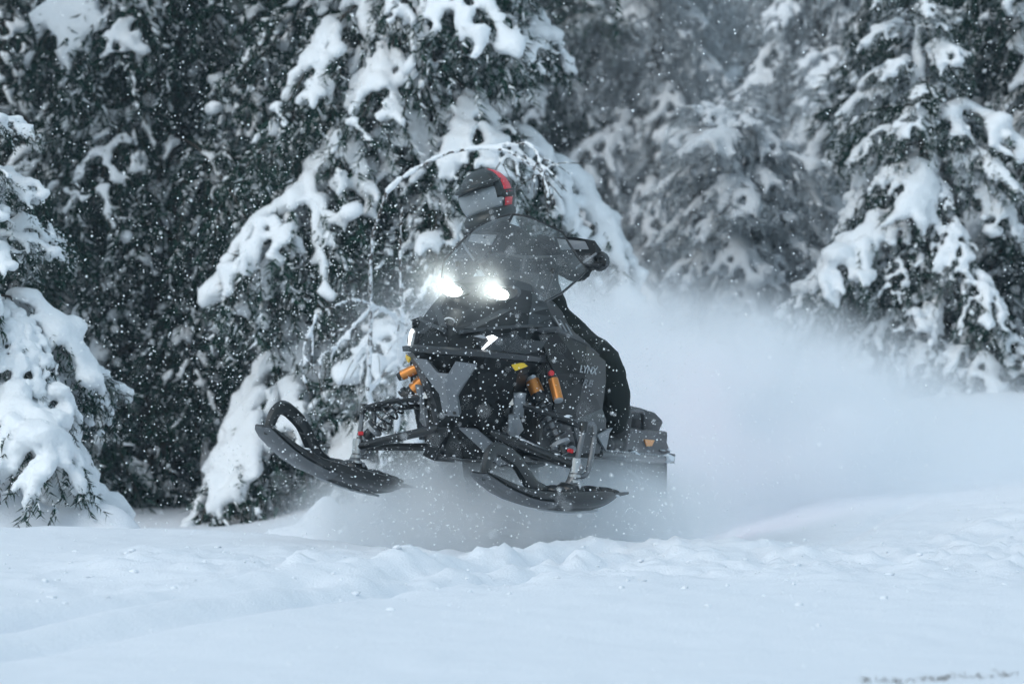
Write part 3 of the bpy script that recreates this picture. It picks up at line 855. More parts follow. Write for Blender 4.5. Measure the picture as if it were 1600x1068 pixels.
# -- side panels
for sx in (1, -1):
    S = [(0.300, -0.08, 0.765), (0.350, 0.04, 0.785), (0.412, 0.30, 0.745), (0.425, 0.575, 0.690), (0.424, 0.615, 0.60), (0.418, 0.610, 0.455), (0.385, 0.30, 0.400), (0.345, 0.10, 0.435), (0.350, 0.06, 0.60)]
    side = plate_o('side_panel', S if sx < 0 else S[::-1], 0.02, K_SATIN, sled, 0.006) if False else None
    bm = bmesh.new()
    V = [bm.verts.new((x * sx, y, z)) for x, y, z in S]
    cV = bm.verts.new((0.425 * sx, 0.28, 0.62))
    for i in range(len(V)): bm.faces.new((V[i], V[(i + 1) % len(V)], cV))
    side = bm_obj('side_panel', bm, K_SATIN, sled, False)
    md = side.modifiers.new('thickness', 'SOLIDIFY'); md.thickness = 0.012
    # shoulder strip over the panel, vents, pale lower toe guard
    P = [(0.300, -0.10, 0.795), (0.350, 0.02, 0.800), (0.405, 0.33, 0.752), (0.418, 0.50, 0.715), (0.405, 0.45, 0.735), (0.330, 0.10, 0.818)]
    plate_o('shoulder_strip', P if sx > 0 else mir(P), 0.012, K_DARKGREY, sled, 0.003)
    for k_ in range(3):
        yv = 0.16 + k_ * 0.075
        plate_o('hood_vent', [(sx * (0.285 + 0.006 * k_), yv, 0.865 - 0.012 * k_), (sx * (0.287 + 0.006 * k_), yv + 0.016, 0.86 - 0.012 * k_), (sx * (0.322 + 0.004 * k_), yv + 0.020, 0.812 - 0.012 * k_), (sx * (0.320 + 0.004 * k_), yv + 0.004, 0.815 - 0.012 * k_)][::sx], 0.004, K_LIGHTGREY, sled, 0.001)
    P = [(0.385, 0.26, 0.395), (0.420, 0.60, 0.47), (0.435, 0.63, 0.42), (0.43, 0.66, 0.345), (0.425, 0.60, 0.26), (0.395, 0.40, 0.255)]
    tg = plate_o('toe_guard', P[::-1] if sx > 0 else mir(P[::-1]), 0.015, K_DARKGREY, sled, 0.004)
    plate_o('toe_guard_flap', [(sx * x, y, z) for x, y, z in ((0.428, 0.50, 0.345), (0.436, 0.62, 0.372), (0.440, 0.70, 0.385), (0.437, 0.665, 0.36), (0.430, 0.655, 0.275))][::sx], 0.01, K_GREY, tg, 0.002)

# -- yellow reflector, inner chassis behind the open suspension bays
plate_o('yellow_reflector', [(0.222, -0.262, 0.640), (0.268, -0.205, 0.640), (0.285, -0.17, 0.622), (0.250, -0.228, 0.596)], 0.008, K_YELLOW, sled, 0.002)
plate_o('yellow_reflector', mir([(0.222, -0.262, 0.640), (0.268, -0.205, 0.640), (0.285, -0.17, 0.622), (0.250, -0.228, 0.596)]), 0.008, K_YELLOW, sled, 0.002)
bm = bmesh.new(); add_box(bm, Vector((0, 0.33, 0.46)), (0.56, 0.40, 0.44)); add_box(bm, Vector((0, 0.10, 0.52)), (0.40, 0.40, 0.26))
bm_obj('chassis', bm, K_BLACK, sled, False, 0.02)
for sx in (1, -1):
    plate_o('chassis_bracket', [(sx * x, y, z) for x, y, z in ((0.215, -0.12, 0.50), (0.255, -0.08, 0.505), (0.235, -0.03, 0.40), (0.21, -0.08, 0.39))][::sx], 0.014, K_GREY, sled, 0.003)
    plate_o('chassis_brace', [(sx * x, y, z) for x, y, z in ((0.195, -0.10, 0.40), (0.225, -0.07, 0.41), (0.240, -0.02, 0.345), (0.20, 0.00, 0.30), (0.185, -0.06, 0.30))][::sx], 0.014, K_LIGHTGREY if sx > 0 else K_GREY, sled, 0.003)

# -- decals
def text_o(name, txt, size, M, mat, parent, shear=0.0, ext=0.001):
    cu = bpy.data.curves.new(name, 'FONT'); cu.body = txt; cu.size = size; cu.shear = shear; cu.extrude = ext; cu.align_x = 'CENTER'; cu.align_y = 'CENTER'; cu.offset = size * 0.018
    o = bpy.data.objects.new(name, cu); COL.objects.link(o)
    dg = bpy.context.evaluated_depsgraph_get(); me = bpy.data.meshes.new_from_object(o.evaluated_get(dg)); bpy.data.objects.remove(o)
    me.transform(M); me.materials.clear()
    return link(name, me, parent, [mat])
def side_frame(sx, y, z, tilt=0.0):
    """text frame on the side panel: reads from outside"""
    nx_ = Vector((sx * 0.99, -0.02, 0.05)).normalized()
    ax = Vector((0, sx * 1.0, 0)); ax = (ax - nx_ * ax.dot(nx_)).normalized(); up = nx_.cross(ax)
    M = Matrix((ax, up, nx_)).transposed().to_4x4(); M.translation = (sx * 0.4285, y, z); return M
text_o('side_lettering', 'LYNX', 0.046, side_frame(1, 0.30, 0.635) @ Matrix.Diagonal((2.1, 1.0, 1, 1)), K_DECAL, sled, 0.25)
text_o('model_lettering', 'RE', 0.052, side_frame(1, 0.30, 0.575) @ Matrix.Diagonal((2.4, 0.85, 1, 1)), K_DECALDIM, sled, 0.35)

# -- front suspension: arms, shocks, ski legs
def helix(p0, p1, r, turns, n=14):
    p0, p1 = Vector(p0), Vector(p1); ax = (p1 - p0); t = ax.normalized(); a = t.cross(Vector((0, 1, 0.1))).normalized(); b = t.cross(a)
    return [p0 + ax * (i / (turns * n)) + (a * math.cos(2 * math.pi * i / n) + b * math.sin(2 * math.pi * i / n)) * r for i in range(turns * n + 1)]
def lerp(a, b, t): return tuple(Vector(a).lerp(Vector(b), t))
for sx in (1, -1):
    X = lambda p: (p[0] * sx, p[1], p[2])
    lower_ball = X((0.500, -0.005, 0.195)); upper_ball = X((0.515, 0.02, 0.375))
    if sx < 0: lower_ball = (-0.545, -0.01, 0.20); upper_ball = (-0.545, 0.01, 0.375)
    # lower arm: two tapered beams to the leg
    la = tube_o('lower_arm', [X((0.12, -0.115, 0.315)), lower_ball], [0.021, 0.019], K_ARM, sled, 10)
    tube_o('rear_beam', [X((0.15, 0.25, 0.235)), lerp(X((0.15, 0.25, 0.235)), lower_ball, 0.97)], [0.020, 0.017], K_ARM, la, 10)
    tube_o('ball_joint', [tuple(Vector(lower_ball) + Vector((0, 0, -0.03))), tuple(Vector(lower_ball) + Vector((0, 0, 0.035)))], 0.024, K_STEEL, la, 12)
    ua = tube_o('upper_arm', [X((0.215, -0.07, 0.455)), lerp(X((0.215, -0.07, 0.47)), upper_ball, 0.6), upper_ball], [0.013, 0.013, 0.013], K_ARM, sled, 8, smooth_path=4)
    tube_o('rear_beam', [X((0.215, 0.24, 0.43)), lerp(X((0.215, 0.22, 0.41)), upper_ball, 0.7), upper_ball], [0.013, 0.013, 0.012], K_ARM, ua, 8, smooth_path=4)
    tube_o('ball_joint', [tuple(Vector(upper_ball) + Vector((0, 0, -0.028))), tuple(Vector(upper_ball) + Vector((0, 0, 0.022)))], 0.018, K_ARM, ua, 12)
    tube_o('pivot_bolt', [X((0.205, -0.105, 0.458)), X((0.205, -0.055, 0.458))], 0.016, K_STEEL, ua, 10)
    tie = tube_o('tie_rod', [X((0.10, -0.02, 0.345)), lerp(X((0.10, 0.05, 0.345)), lower_ball, 0.80)], 0.0105, K_STEEL, sled, 10)
    # shock with coil spring
    top = X((0.250, 0.045, 0.555)); bot = X((0.425, 0.03, 0.262))
    if sx < 0: top = (-0.27, 0.02, 0.520); bot = (-0.505, 0.01, 0.262)
    sh = tube_o('shock_absorber', [top, lerp(top, bot, 0.33)], [0.030, 0.030], K_BLACK, sled, 14)
    tube_o('shock_body', [lerp(top, bot, -0.03), lerp(top, bot, 0.16)], [0.033, 0.033], K_ORANGE, sh, 14)
    tube_o('shock_cap', [lerp(top, bot, -0.07), lerp(top, bot, -0.025)], [0.038, 0.038], K_STEEL, sh, 14)
    tube_o('preload_ring', [lerp(top, bot, 0.23), lerp(top, bot, 0.28)], [0.046, 0.046], K_ARM, sh, 16)
    tube_o('shock_shaft', [lerp(top, bot, 0.33), lerp(top, bot, 1.0)], 0.011, K_STEEL if sx < 0 else K_LIGHTGREY, sh, 10)
    tube_o('spring', helix(lerp(top, bot, 0.27), lerp(top, bot, 0.90), 0.040, 6), 0.0062, K_ARM, sh, 6)
    tube_o('spring_seat', [lerp(top, bot, 0.88), lerp(top, bot, 0.93)], [0.046, 0.046], K_LIGHTGREY, sh, 16)
    tube_o('lower_eye', [lerp(top, bot, 0.95), lerp(top, bot, 1.06)], [0.022, 0.022], K_ARM, sh, 10)
    tube_o('adjuster_knob', [tuple(Vector(bot) + Vector((0.025 * sx + 0.01, -0.03, 0.0))), tuple(Vector(bot) + Vector((0.045 * sx + 0.01, -0.04, -0.002)))], 0.010, K_RED, sh, 10)
    r0, r1 = (X((0.350, 0.03, 0.575)), X((0.392, 0.00, 0.485))) if sx > 0 else ((-0.355, -0.02, 0.540), (-0.275, -0.02, 0.585))
    rs = tube_o('shock_reservoir', [r0, r1], [0.0235, 0.0235], K_ORANGE, sled, 16)
    tube_o('reservoir_cap', [r1, lerp(r0, r1, 1.08)], [0.0215, 0.0205], K_LIGHTGREY if sx > 0 else K_ARM, rs, 16)
    tube_o('reservoir_head', [lerp(r0, r1, -0.22), r0], [0.018, 0.0225], K_ARM, rs, 16)
    if sx > 0: tube_o('reservoir_knob', [(0.338, 0.02, 0.600), (0.348, 0.01, 0.604)], [0.013, 0.013], K_RED, rs, 12)
    # ski leg
    SK = Matrix.Rotation(R(-22), 3, 'Z')
    foot = X((0.485, 0.00, 0.095))
    if sx < 0: foot = (-0.560, 0.0, 0.10)
    lg = tube_o('ski_leg', [tuple(Vector(lower_ball) + Vector((0.012, 0.02, 0.005))), lerp(lower_ball, foot, 0.5), foot], [0.026, 0.024, 0.034], K_FORGED, sled, 10, flat=1.25)
    ft = Vector(upper_ball); lb = Vector(lower_ball)
    off = SK @ Vector((0.022, 0.055, 0))
    ring = [ft + Vector((0, 0.01, 0.01)), ft + off * 0.9 + Vector((0, 0, 0.005)), ft.lerp(lb, 0.5) + off * 1.15, lb + off * 1.0 + Vector((0, 0, -0.03)), lb + Vector((0.0, 0.012, -0.03)), ft.lerp(lb, 0.55) + Vector((0.0, 0.008, 0)), ft + Vector((0, 0.01, 0.01))]
    tube_o('slotted_upright', [tuple(p) for p in ring], 0.0125, K_FORGED, lg, 8, smooth_path=5)
    for zz in (-0.05, -0.075):
        tube_o('leg_bushing', [tuple(lb + Vector((0, 0, zz))), tuple(lb + Vector((0, 0, zz + 0.012)))], 0.028, K_STEEL, lg, 12)

# -- skis
def ski(sx, pos, yaw, pitch, roll=0):
    M = Matrix.Translation(pos) @ (Matrix.Rotation(yaw, 3, 'Z') @ Matrix.Rotation(pitch, 3, 'X') @ Matrix.Rotation(roll, 3, 'Y')).to_4x4()
    T = lambda p: tuple(M @ Vector(p))
    st = [(-0.345, .012, .068, .078), (-0.31, .030, .048, .086), (-0.25, .058, .024, .092), (-0.17, .080, .006, .094), (-0.08, .092, 0.0, .094), (0.05, .096, 0.0, .092), (0.18, .098, .004, .090),
          (0.30, .100, .018, .090), (0.40, .100, .040, .102), (0.49, .098, .070, .120), (0.56, .090, .104, .140), (0.61, .074, .138, .158), (0.635, .050, .160, .170)]
    bm = bmesh.new(); rows = []
    for s, w, zb, zt in st:
        h = zt - zb
        sec = [(-w, zt), (-w * 1.0, zb + h * 0.55), (-w * 0.62, zb + h * 0.18), (-w * 0.16, zb + h * 0.12), (-w * 0.12, zb - 0.006), (w * 0.12, zb - 0.006), (w * 0.16, zb + h * 0.12), (w * 0.62, zb + h * 0.18), (w * 1.0, zb + h * 0.55), (w, zt), (w * 0.80, zt - 0.004), (w * 0.70, zt - min(0.03, h * 0.4)), (-w * 0.70, zt - min(0.03, h * 0.4)), (-w * 0.80, zt - 0.004)]
        rows.append([bm.verts.new(T((x, -s, z))) for x, z in sec])
    n = len(rows[0])
    for a, b in zip(rows[:-1], rows[1:]):
        for j in range(n): bm.faces.new((a[j], a[(j + 1) % n], b[(j + 1) % n], b[j]))
    bm.faces.new(rows[0]); bm.faces.new(rows[-1][::-1])
    o = bm_obj('ski', bm, K_SKI, sled, True)
    md = o.modifiers.new('soft', 'SUBSURF'); md.levels = 1; md.render_levels = 1
    # grey base sheet under the tip
    bm = bmesh.new(); rows = []
    for s, w, zb, zt in st[6:]:
        h = zt - zb
        rows.append([bm.verts.new(T((x, -s - 0.002, z - 0.006))) for x, z in ((-w * 0.9, zb + h * 0.46), (-w * 0.6, zb + h * 0.15), (0, zb + h * 0.02), (w * 0.6, zb + h * 0.15), (w * 0.9, zb + h * 0.46))])
    for a, b in zip(rows[:-1], rows[1:]):
        for j in range(4): bm.faces.new((a[j], a[j + 1], b[j + 1], b[j]))
    bm_obj('ski_base', bm, K_SKIBASE, o, True)
    # handle loop
    tube_o('ski_loop', [T(p) for p in ((0, -0.585, .130), (0, -0.592, .185), (0, -0.570, .245), (0, -0.530, .264), (0, -0.465, .248), (0, -0.390, .212), (0, -0.320, .150), (0, -0.255, .098), (0, -0.180, .080))],
           [.020, .020, .021, .022, .023, .024, .025, .026, .020], K_SKI, o, 8, flat=1.5, up=tuple(M.to_3x3() @ Vector((1, 0, 0))), smooth_path=4)
    # moulded lugs and mounting saddle on the deck
    for k_, (s, r) in enumerate(((-0.02, .036), (0.03, .034), (-0.14, .024), (-0.20, .020), (-0.25, .018), (0.11, .024), (0.16, .020), (-0.28, .012))):
        bm = bmesh.new(); bmesh.ops.create_uvsphere(bm, u_segments=12, v_segments=8, radius=1, matrix=M @ Matrix.Translation((0.0, -s, 0.088)) @ Matrix.Diagonal((0.062, r * 1.1, r, 1)))
        bm_obj('deck_lug', bm, K_SKI, o, True)
    tube_o('mount_bolt', [T((-0.055, 0, 0.112)), T((0.055, 0, 0.112))], 0.011, K_STEEL, o, 10)
    tube_o('loop_bolt', [T((-0.030, -0.590, .165)), T((0.030, -0.590, .165))], 0.008, K_STEEL, o, 10)
    tube_o('tail_pin', [T((0, 0.335, .072)), T((0, 0.42, .080))], [.012, .006], K_SKI, o, 8)
    tube_o('wear_runner', [T((0, -0.22, .004)), T((0, 0.0, -0.010)), T((0, 0.20, -.002))], 0.006, K_STEEL, o, 8, smooth_path=4)
    return o
ski(1, (0.485, 0.0, -0.004), R(-22), R(2.0), R(0))
ski(-1, (-0.570, 0.0, 0.012), R(-23), R(-8.0), R(3))

# -- windshield
rows_d = [(.93, .93, .250, .030), (.985, .975, .292, .085), (1.05, 1.04, .326, .145), (1.112, 1.098, .350, .200), (1.172, 1.152, .303, .245), (1.235, 1.207, .258, .296), (1.300, 1.264, .212, .350), (1.330, 1.305, .110, .376)]
bm = bmesh.new(); W = []
for zc, ze, w, yc in rows_d:
    row = []
    for j in range(13):
        q = -1 + 2 * j / 12; x = q * w
        row.append(bm.verts.new((x, yc + 1.75 * x * x, zc + (ze - zc) * q * q)))
    W.append(row)
edge = [W[0][12].co.copy()] + [r[12].co.copy() for r in W[1:]] + [v.co.copy() for v in W[-1][-2:0:-1]] + [r[0].co.copy() for r in W[::-1]]
for a, b in zip(W[:-1], W[1:]):
    for j in range(12): bm.faces.new((a[j], a[j + 1], b[j + 1], b[j]))
ws = bm_obj('windshield', bm, K_SCREEN, sled, True)
for p in ws.data.polygons: p.use_smooth = True
bm = bmesh.new(); add_tube(bm, edge, 0.006, 6)
bm_obj('windshield_trim', bm, K_ARM, ws, True)
for sx in (1, -1):
    tube_o('windshield_brace', [(0.19 * sx, 0.30, 0.95), (0.225 * sx, 0.27, 1.03), (0.235 * sx, 0.265, 1.09)], 0.008, K_ARM, ws, 8, smooth_path=3)
tube_o('windshield_clip', [(-0.02, 0.372, 1.33), (-0.026, 0.350, 1.295)], 0.007, K_ARM, ws, 8)

# -- steering: bar, grips, guards, dash
BZ = 0.027
bar = tube_o('handlebar', [(-0.36, 0.66, 1.120 + BZ), (-0.23, 0.62, 1.135 + BZ), (-0.12, 0.58, 1.125 + BZ), (0, 0.57, 1.115 + BZ), (0.12, 0.58, 1.125 + BZ), (0.23, 0.62, 1.135 + BZ), (0.36, 0.66, 1.120 + BZ)], 0.012, K_ARM, sled, 10, smooth_path=4)
tube_o('steering_post', [(0, 0.44, 0.86), (0, 0.57, 1.115 + BZ)], 0.02, K_ARM, sled, 10)
box_o('display', (0, 0.50, 1.03), (0.17, 0.03, 0.09), K_BLACK, sled, 0.01, Matrix.Rotation(R(-30), 3, 'X'))
for sx in (1, -1):
    tube_o('grip', [(sx * 0.25, 0.626, 1.134 + BZ), (sx * 0.362, 0.660, 1.120 + BZ)], 0.0175, K_RUBBER, bar, 12)
    # wind deflecting hand guard in front of the grip
    G = lambda pts: [(sx * x, y, z) for x, y, z in pts][::sx]
    hg = plate_o('hand_guard', G([(0.13, 0.555, 1.25), (0.225, 0.558, 1.254), (0.318, 0.598, 1.246), (0.345, 0.632, 1.205), (0.322, 0.612, 1.182), (0.25, 0.572, 1.107), (0.18, 0.560, 1.165)][::-1]), 0.014, K_BLACK, sled, 0.005)
    plate_o('guard_insert', G([(0.150, 0.545, 1.240), (0.280, 0.568, 1.238), (0.298, 0.582, 1.203), (0.172, 0.548, 1.190)][::-1]), 0.008, K_LIGHTGREY, hg, 0.002)
    tube_o('guard_rib', [(sx * 0.253, 0.566, 1.115), (sx * 0.290, 0.580, 1.150), (sx * 0.328, 0.608, 1.188)], 0.006, K_GREY, hg, 6)
    tube_o('guard_mount', [(sx * 0.20, 0.565, 1.19), (sx * 0.20, 0.612, 1.162)], 0.009, K_ARM, hg, 8)
    tube_o('brake_lever', [(sx * 0.20, 0.60, 1.118 + BZ), (sx * 0.27, 0.588, 1.108 + BZ), (sx * 0.355, 0.615, 1.105 + BZ)], [0.008, 0.007, 0.009], K_ARM, bar, 8, smooth_path=3)
    tube_o('control_button', [(sx * 0.205, 0.595, 1.14 + BZ), (sx * 0.205, 0.58, 1.142 + BZ)], 0.007, K_RED, bar, 8)

# -- tunnel, running boards, seat, rear end
bm = bmesh.new(); add_box(bm, Vector((0, 1.55, 0.345)), (0.40, 2.0, 0.12))
bm_obj('tunnel', bm, K_BLACK, sled, False, 0.02)
for sx in (1, -1):
    rb = plate_o('running_board', [(sx * 0.19, 0.55, 0.262), (sx * 0.41, 0.60, 0.262), (sx * 0.425, 1.35, 0.262), (sx * 0.40, 1.80, 0.265), (sx * 0.19, 1.95, 0.265)], 0.028, K_BLACK, sled, 0.005, nrm=(0, 0, 1))
    for k_ in range(24):
        y = 0.66 + k_ * 0.044
        plate_o('board_tooth', [(sx * 0.405, y, 0.268), (sx * 0.424, y, 0.268), (sx * 0.424, y + 0.028, 0.268), (sx * 0.405, y + 0.028, 0.268)], -0.013, K_LIGHTGREY, rb, 0.0, nrm=(0, 0, 1))
    tube_o('board_rail', [(sx * 0.422, 0.62, 0.258), (sx * 0.43, 1.35, 0.256), (sx * 0.405, 1.80, 0.262)], 0.016, K_ARM, rb, 8, smooth_path=3)
    bm = bmesh.new()
    for k_ in range(40):
        c = Vector((sx * random.uniform(0.22, 0.42), random.uniform(0.70, 1.8), 0.265)); r_ = random.uniform(0.012, 0.035)
        bmesh.ops.create_icosphere(bm, subdivisions=1, radius=1, matrix=Matrix.Translation(c) @ Matrix.Diagonal((r_ * 1.2, r_ * 1.3, r_ * 0.8, 1)))
    pk = bm_obj('packed_snow', bm, K_PACKED, sled, True); pk['kind'] = 'stuff'
loft_o('seat', [[(0, 0.78, 0.44), (0.14, 0.80, 0.44), (0.17, 1.00, 0.44), (0.17, 1.60, 0.44), (0.13, 1.86, 0.44)],
                [(0, 0.78, 0.56), (0.13, 0.80, 0.55), (0.165, 1.00, 0.55), (0.165, 1.60, 0.53), (0.12, 1.88, 0.52)],
                [(0, 0.82, 0.645), (0.07, 0.84, 0.635), (0.11, 1.00, 0.615), (0.12, 1.60, 0.575), (0.09, 1.84, 0.555)],
                [(0, 0.90, 0.66), (0.02, 0.92, 0.66), (0.03, 1.00, 0.65), (0.03, 1.55, 0.60), (0.02, 1.75, 0.58)]], K_SEAT, sled, cap_top=True, bevel=0.015, smooth=True)
loft_o('rear_bag', [[(x, y + 0.06, z - 0.072) for x, y, z in row] for row in (
                    [(0, 1.93, 0.46), (0.13, 1.94, 0.46), (0.175, 2.06, 0.46), (0.18, 2.36, 0.46), (0.14, 2.50, 0.46), (0, 2.52, 0.46)],
                    [(0, 1.90, 0.52), (0.14, 1.92, 0.52), (0.185, 2.05, 0.525), (0.19, 2.38, 0.53), (0.15, 2.54, 0.52), (0, 2.56, 0.52)],
                    [(0, 1.93, 0.575), (0.12, 1.95, 0.575), (0.16, 2.06, 0.58), (0.16, 2.34, 0.565), (0.12, 2.45, 0.545), (0, 2.47, 0.545)],
                    [(0, 2.0, 0.592), (0.05, 2.02, 0.592), (0.07, 2.08, 0.592), (0.07, 2.30, 0.58), (0.05, 2.35, 0.565), (0, 2.36, 0.565)])], K_SEAT, sled, cap_top=True, bevel=0.012, smooth=True)
for sx in (1, -1):
    tube_o('grab_rail', [(sx * 0.19, 1.72, 0.39), (sx * 0.20, 1.76, 0.470), (sx * 0.20, 1.88, 0.488), (sx * 0.20, 2.04, 0.480), (sx * 0.20, 2.08, 0.40)], 0.013, K_DARKGREY, sled, 8, smooth_path=4)
    sd_ = plate_o('rear_side_cover', [(sx * x, y, z) for x, y, z in ((0.205, 1.60, 0.39), (0.212, 2.20, 0.395), (0.212, 2.46, 0.365), (0.212, 2.56, 0.305), (0.23, 2.50, 0.275), (0.23, 1.60, 0.275))][::-sx], 0.02, K_DARKGREY, sled, 0.005)
    plate_o('amber_reflector', [(sx * 0.2235, 2.04, 0.352), (sx * 0.2235, 2.22, 0.352), (sx * 0.2235, 2.18, 0.322), (sx * 0.2235, 2.08, 0.317)][::-sx], 0.012, K_AMBER, sd_, 0.001)
bmp = plate_o('rear_bumper', [(-0.26, 1.75, 0.292), (0.26, 1.75, 0.292), (0.27, 2.45, 0.292), (0.22, 2.64, 0.292), (-0.22, 2.64, 0.292), (-0.27, 2.45, 0.292)], 0.05, K_DARKGREY, sled, 0.012, nrm=(0, 0, 1))
box_o('tail_light', (0, 2.58, 0.345), (0.24, 0.05, 0.06), K_TAIL, sled, 0.012)
plate_o('snow_flap', [(-0.19, 2.60, 0.25), (0.19, 2.60, 0.25), (0.19, 2.66, 0.06), (-0.19, 2.66, 0.06)], 0.008, K_RUBBER, sled, 0.003)

# -- track: belt with lugs hanging below the tunnel
def track_path():
    P = []
    c = [((0.52, 0.22), 0.085, 1), ((0.78, -0.10), 0.06, 1), ((2.05, -0.10), 0.09, 1), ((2.12, 0.10), 0.09, 1)]
    pts = [(0.45, 0.285), (0.425, 0.20), (0.46, 0.13), (0.66, -0.12), (0.76, -0.165), (1.0, -0.17), (1.5, -0.17), (1.98, -0.165), (2.12, -0.12), (2.19, -0.02), (2.17, 0.09), (2.05, 0.17), (1.5, 0.235), (0.9, 0.275), (0.55, 0.305), (0.45, 0.285)]
    return [(0, y, z) for y, z in pts]
tp = spline(track_path(), 6)
bm = bmesh.new(); ra, rb_ = [], []
for p in tp[:-1]:
    ra.append([bm.verts.new((x, p.y, p.z)) for x in (-0.185, 0.185)])
for i in range(len(ra)):
    j = (i + 1) % len(ra); bm.faces.new((ra[i][0], ra[i][1], ra[j][1], ra[j][0]))
trk = bm_obj('track', bm, K_RUBBER, sled, False)
md = trk.modifiers.new('thickness', 'SOLIDIFY'); md.thickness = 0.014; md.offset = 0
L_ = [0]
for a, b in zip(tp[:-1], tp[1:]): L_.append(L_[-1] + (b - a).length)
lug = None
for k_ in range(48):
    s_ = k_ / 48 * L_[-1]
    y = float(np.interp(s_, L_, [p.y for p in tp])); z = float(np.interp(s_, L_, [p.z for p in tp]))
    y2 = float(np.interp(s_ + 0.01, L_, [p.y for p in tp])); z2 = float(np.interp(s_ + 0.01, L_, [p.z for p in tp]))
    ang = math.atan2(z2 - z, y2 - y)
    if lug is None:
        bm = bmesh.new()
        for x in (-0.12, 0.0, 0.12): add_box(bm, Vector((x, 0, -0.024)), (0.10, 0.012, 0.044))
        lug = bm_obj('track_lug', bm, K_RUBBER, trk, False)
        o = lug
    else:
        o = lug.copy(); COL.objects.link(o); o.parent = trk
    o.location = (0, y, z); o.rotation_euler = (ang, 0, 0)
for y, z, r_ in ((0.80, -0.105, 0.05), (1.30, -0.115, 0.05), (2.08, -0.06, 0.085), (0.53, 0.21, 0.07)):
    for x in (-0.12, 0.12): tube_o('track_wheel', [(x - 0.015, y, z), (x + 0.015, y, z)], r_, K_ARM, sled, 20)
tube_o('skid_rail', [(-0.1, 0.72, -0.10), (-0.1, 0.9, -0.148), (-0.1, 2.05, -0.148)], 0.014, K_ARM, sled, 8)
tube_o('skid_rail', [(0.1, 0.72, -0.10), (0.1, 0.9, -0.148), (0.1, 2.05, -0.148)], 0.014, K_ARM, sled, 8)
tube_o('skid_arm', [(0, 0.70, 0.20), (0, 1.15, -0.13)], 0.02, K_ARM, sled, 8)
tube_o('skid_shock', [(0, 1.20, 0.24), (0, 1.60, -0.13)], 0.025, K_ARM, sled, 10)

# -- snow caught on the skis, arms and bumper
bm = bmesh.new(); rs_ = np.random.default_rng(21)
def dab(c, r): bmesh.ops.create_icosphere(bm, subdivisions=2, radius=1, matrix=Matrix.Translation(c) @ Matrix.Diagonal((r * rs_.uniform(.8, 1.6), r * rs_.uniform(.8, 1.6), r * rs_.uniform(.35, .6), 1)))
for base, yaw, pit in (((0.485, 0, -0.004), -22, 2.0), ((-0.57, 0, 0.012), -23, -8.0)):
    Mx = Matrix.Translation(base) @ (Matrix.Rotation(R(yaw), 3, 'Z') @ Matrix.Rotation(R(pit), 3, 'X')).to_4x4()
    for k_ in range(46):
        sy = rs_.uniform(-0.40, 0.30); dab(Mx @ Vector((rs_.uniform(-0.075, 0.075), sy, 0.070 + 0.35 * max(0, -sy - 0.3))), rs_.uniform(0.006, 0.018))
for a_, b_ in (((0.12, -0.115, 0.336), (0.48, -0.005, 0.214)), ((-0.12, -0.115, 0.336), (-0.52, -0.01, 0.22)), ((0.215, -0.07, 0.468), (0.50, 0.02, 0.388)), ((-0.215, -0.07, 0.468), (-0.53, 0.01, 0.388)), ((-0.25, -0.25, 0.674), (0.27, -0.25, 0.676)), ((0.20, 1.75, 0.30), (0.25, 2.60, 0.30)), ((-0.2, 0.80, 0.27), (0.42, 1.1, 0.27))):
    for k_ in range(14): dab(Vector(a_).lerp(Vector(b_), rs_.random()) + Vector(rs_.normal(size=3) * 0.004), rs_.uniform(0.004, 0.012))
pk = bm_obj('caught_snow', bm, K_PACKED, sled, True); pk['kind'] = 'stuff'
# ------------------------------------------------------------------ the rider
C_SUIT = simple('black_riding_suit', (0.008, 0.012, 0.010), 0.8, spec=0.25, bump=0.25, bscale=9, var=0.35, vscale=10, bdist=0.012)
C_SUITGREY = simple('grey_suit_panel', (0.06, 0.065, 0.07), 0.8, bump=0.4, bscale=30, bdist=0.008)
C_BOOT = simple('black_boot', (0.014, 0.015, 0.015), 0.55, bump=0.3, bscale=40, bdist=0.005)
C_GLOVE = simple('black_glove', (0.012, 0.014, 0.014), 0.7, bump=0.4, bscale=60, bdist=0.004)
C_SHELL = simple('matt_grey_helmet', (0.030, 0.036, 0.036), 0.40, spec=0.5, bump=0.05, bscale=60, var=0.25, vscale=20, bdist=0.003)
C_PEAK = simple('dark_helmet_peak', (0.014, 0.018, 0.017), 0.45, bump=0.05, bscale=60, bdist=0.003)
C_REDSTRIPE = simple('red_helmet_stripe', (0.62, 0.035, 0.05), 0.35)
C_GOGGLE = simple('goggle_lens', (0.17, 0.17, 0.24), 0.08, metal=0.75, var=0.35, vscale=9)
C_FRAME = simple('pale_goggle_frame', (0.30, 0.33, 0.35), 0.5)
C_FACE = simple('face_balaclava', (0.03, 0.03, 0.03), 0.9)

rider = empty('person', SLED_LOC, SLED_ROT.to_euler())
tag(rider, 'rider in black suit and dark helmet with red stripe leaning behind the windshield', 'person')

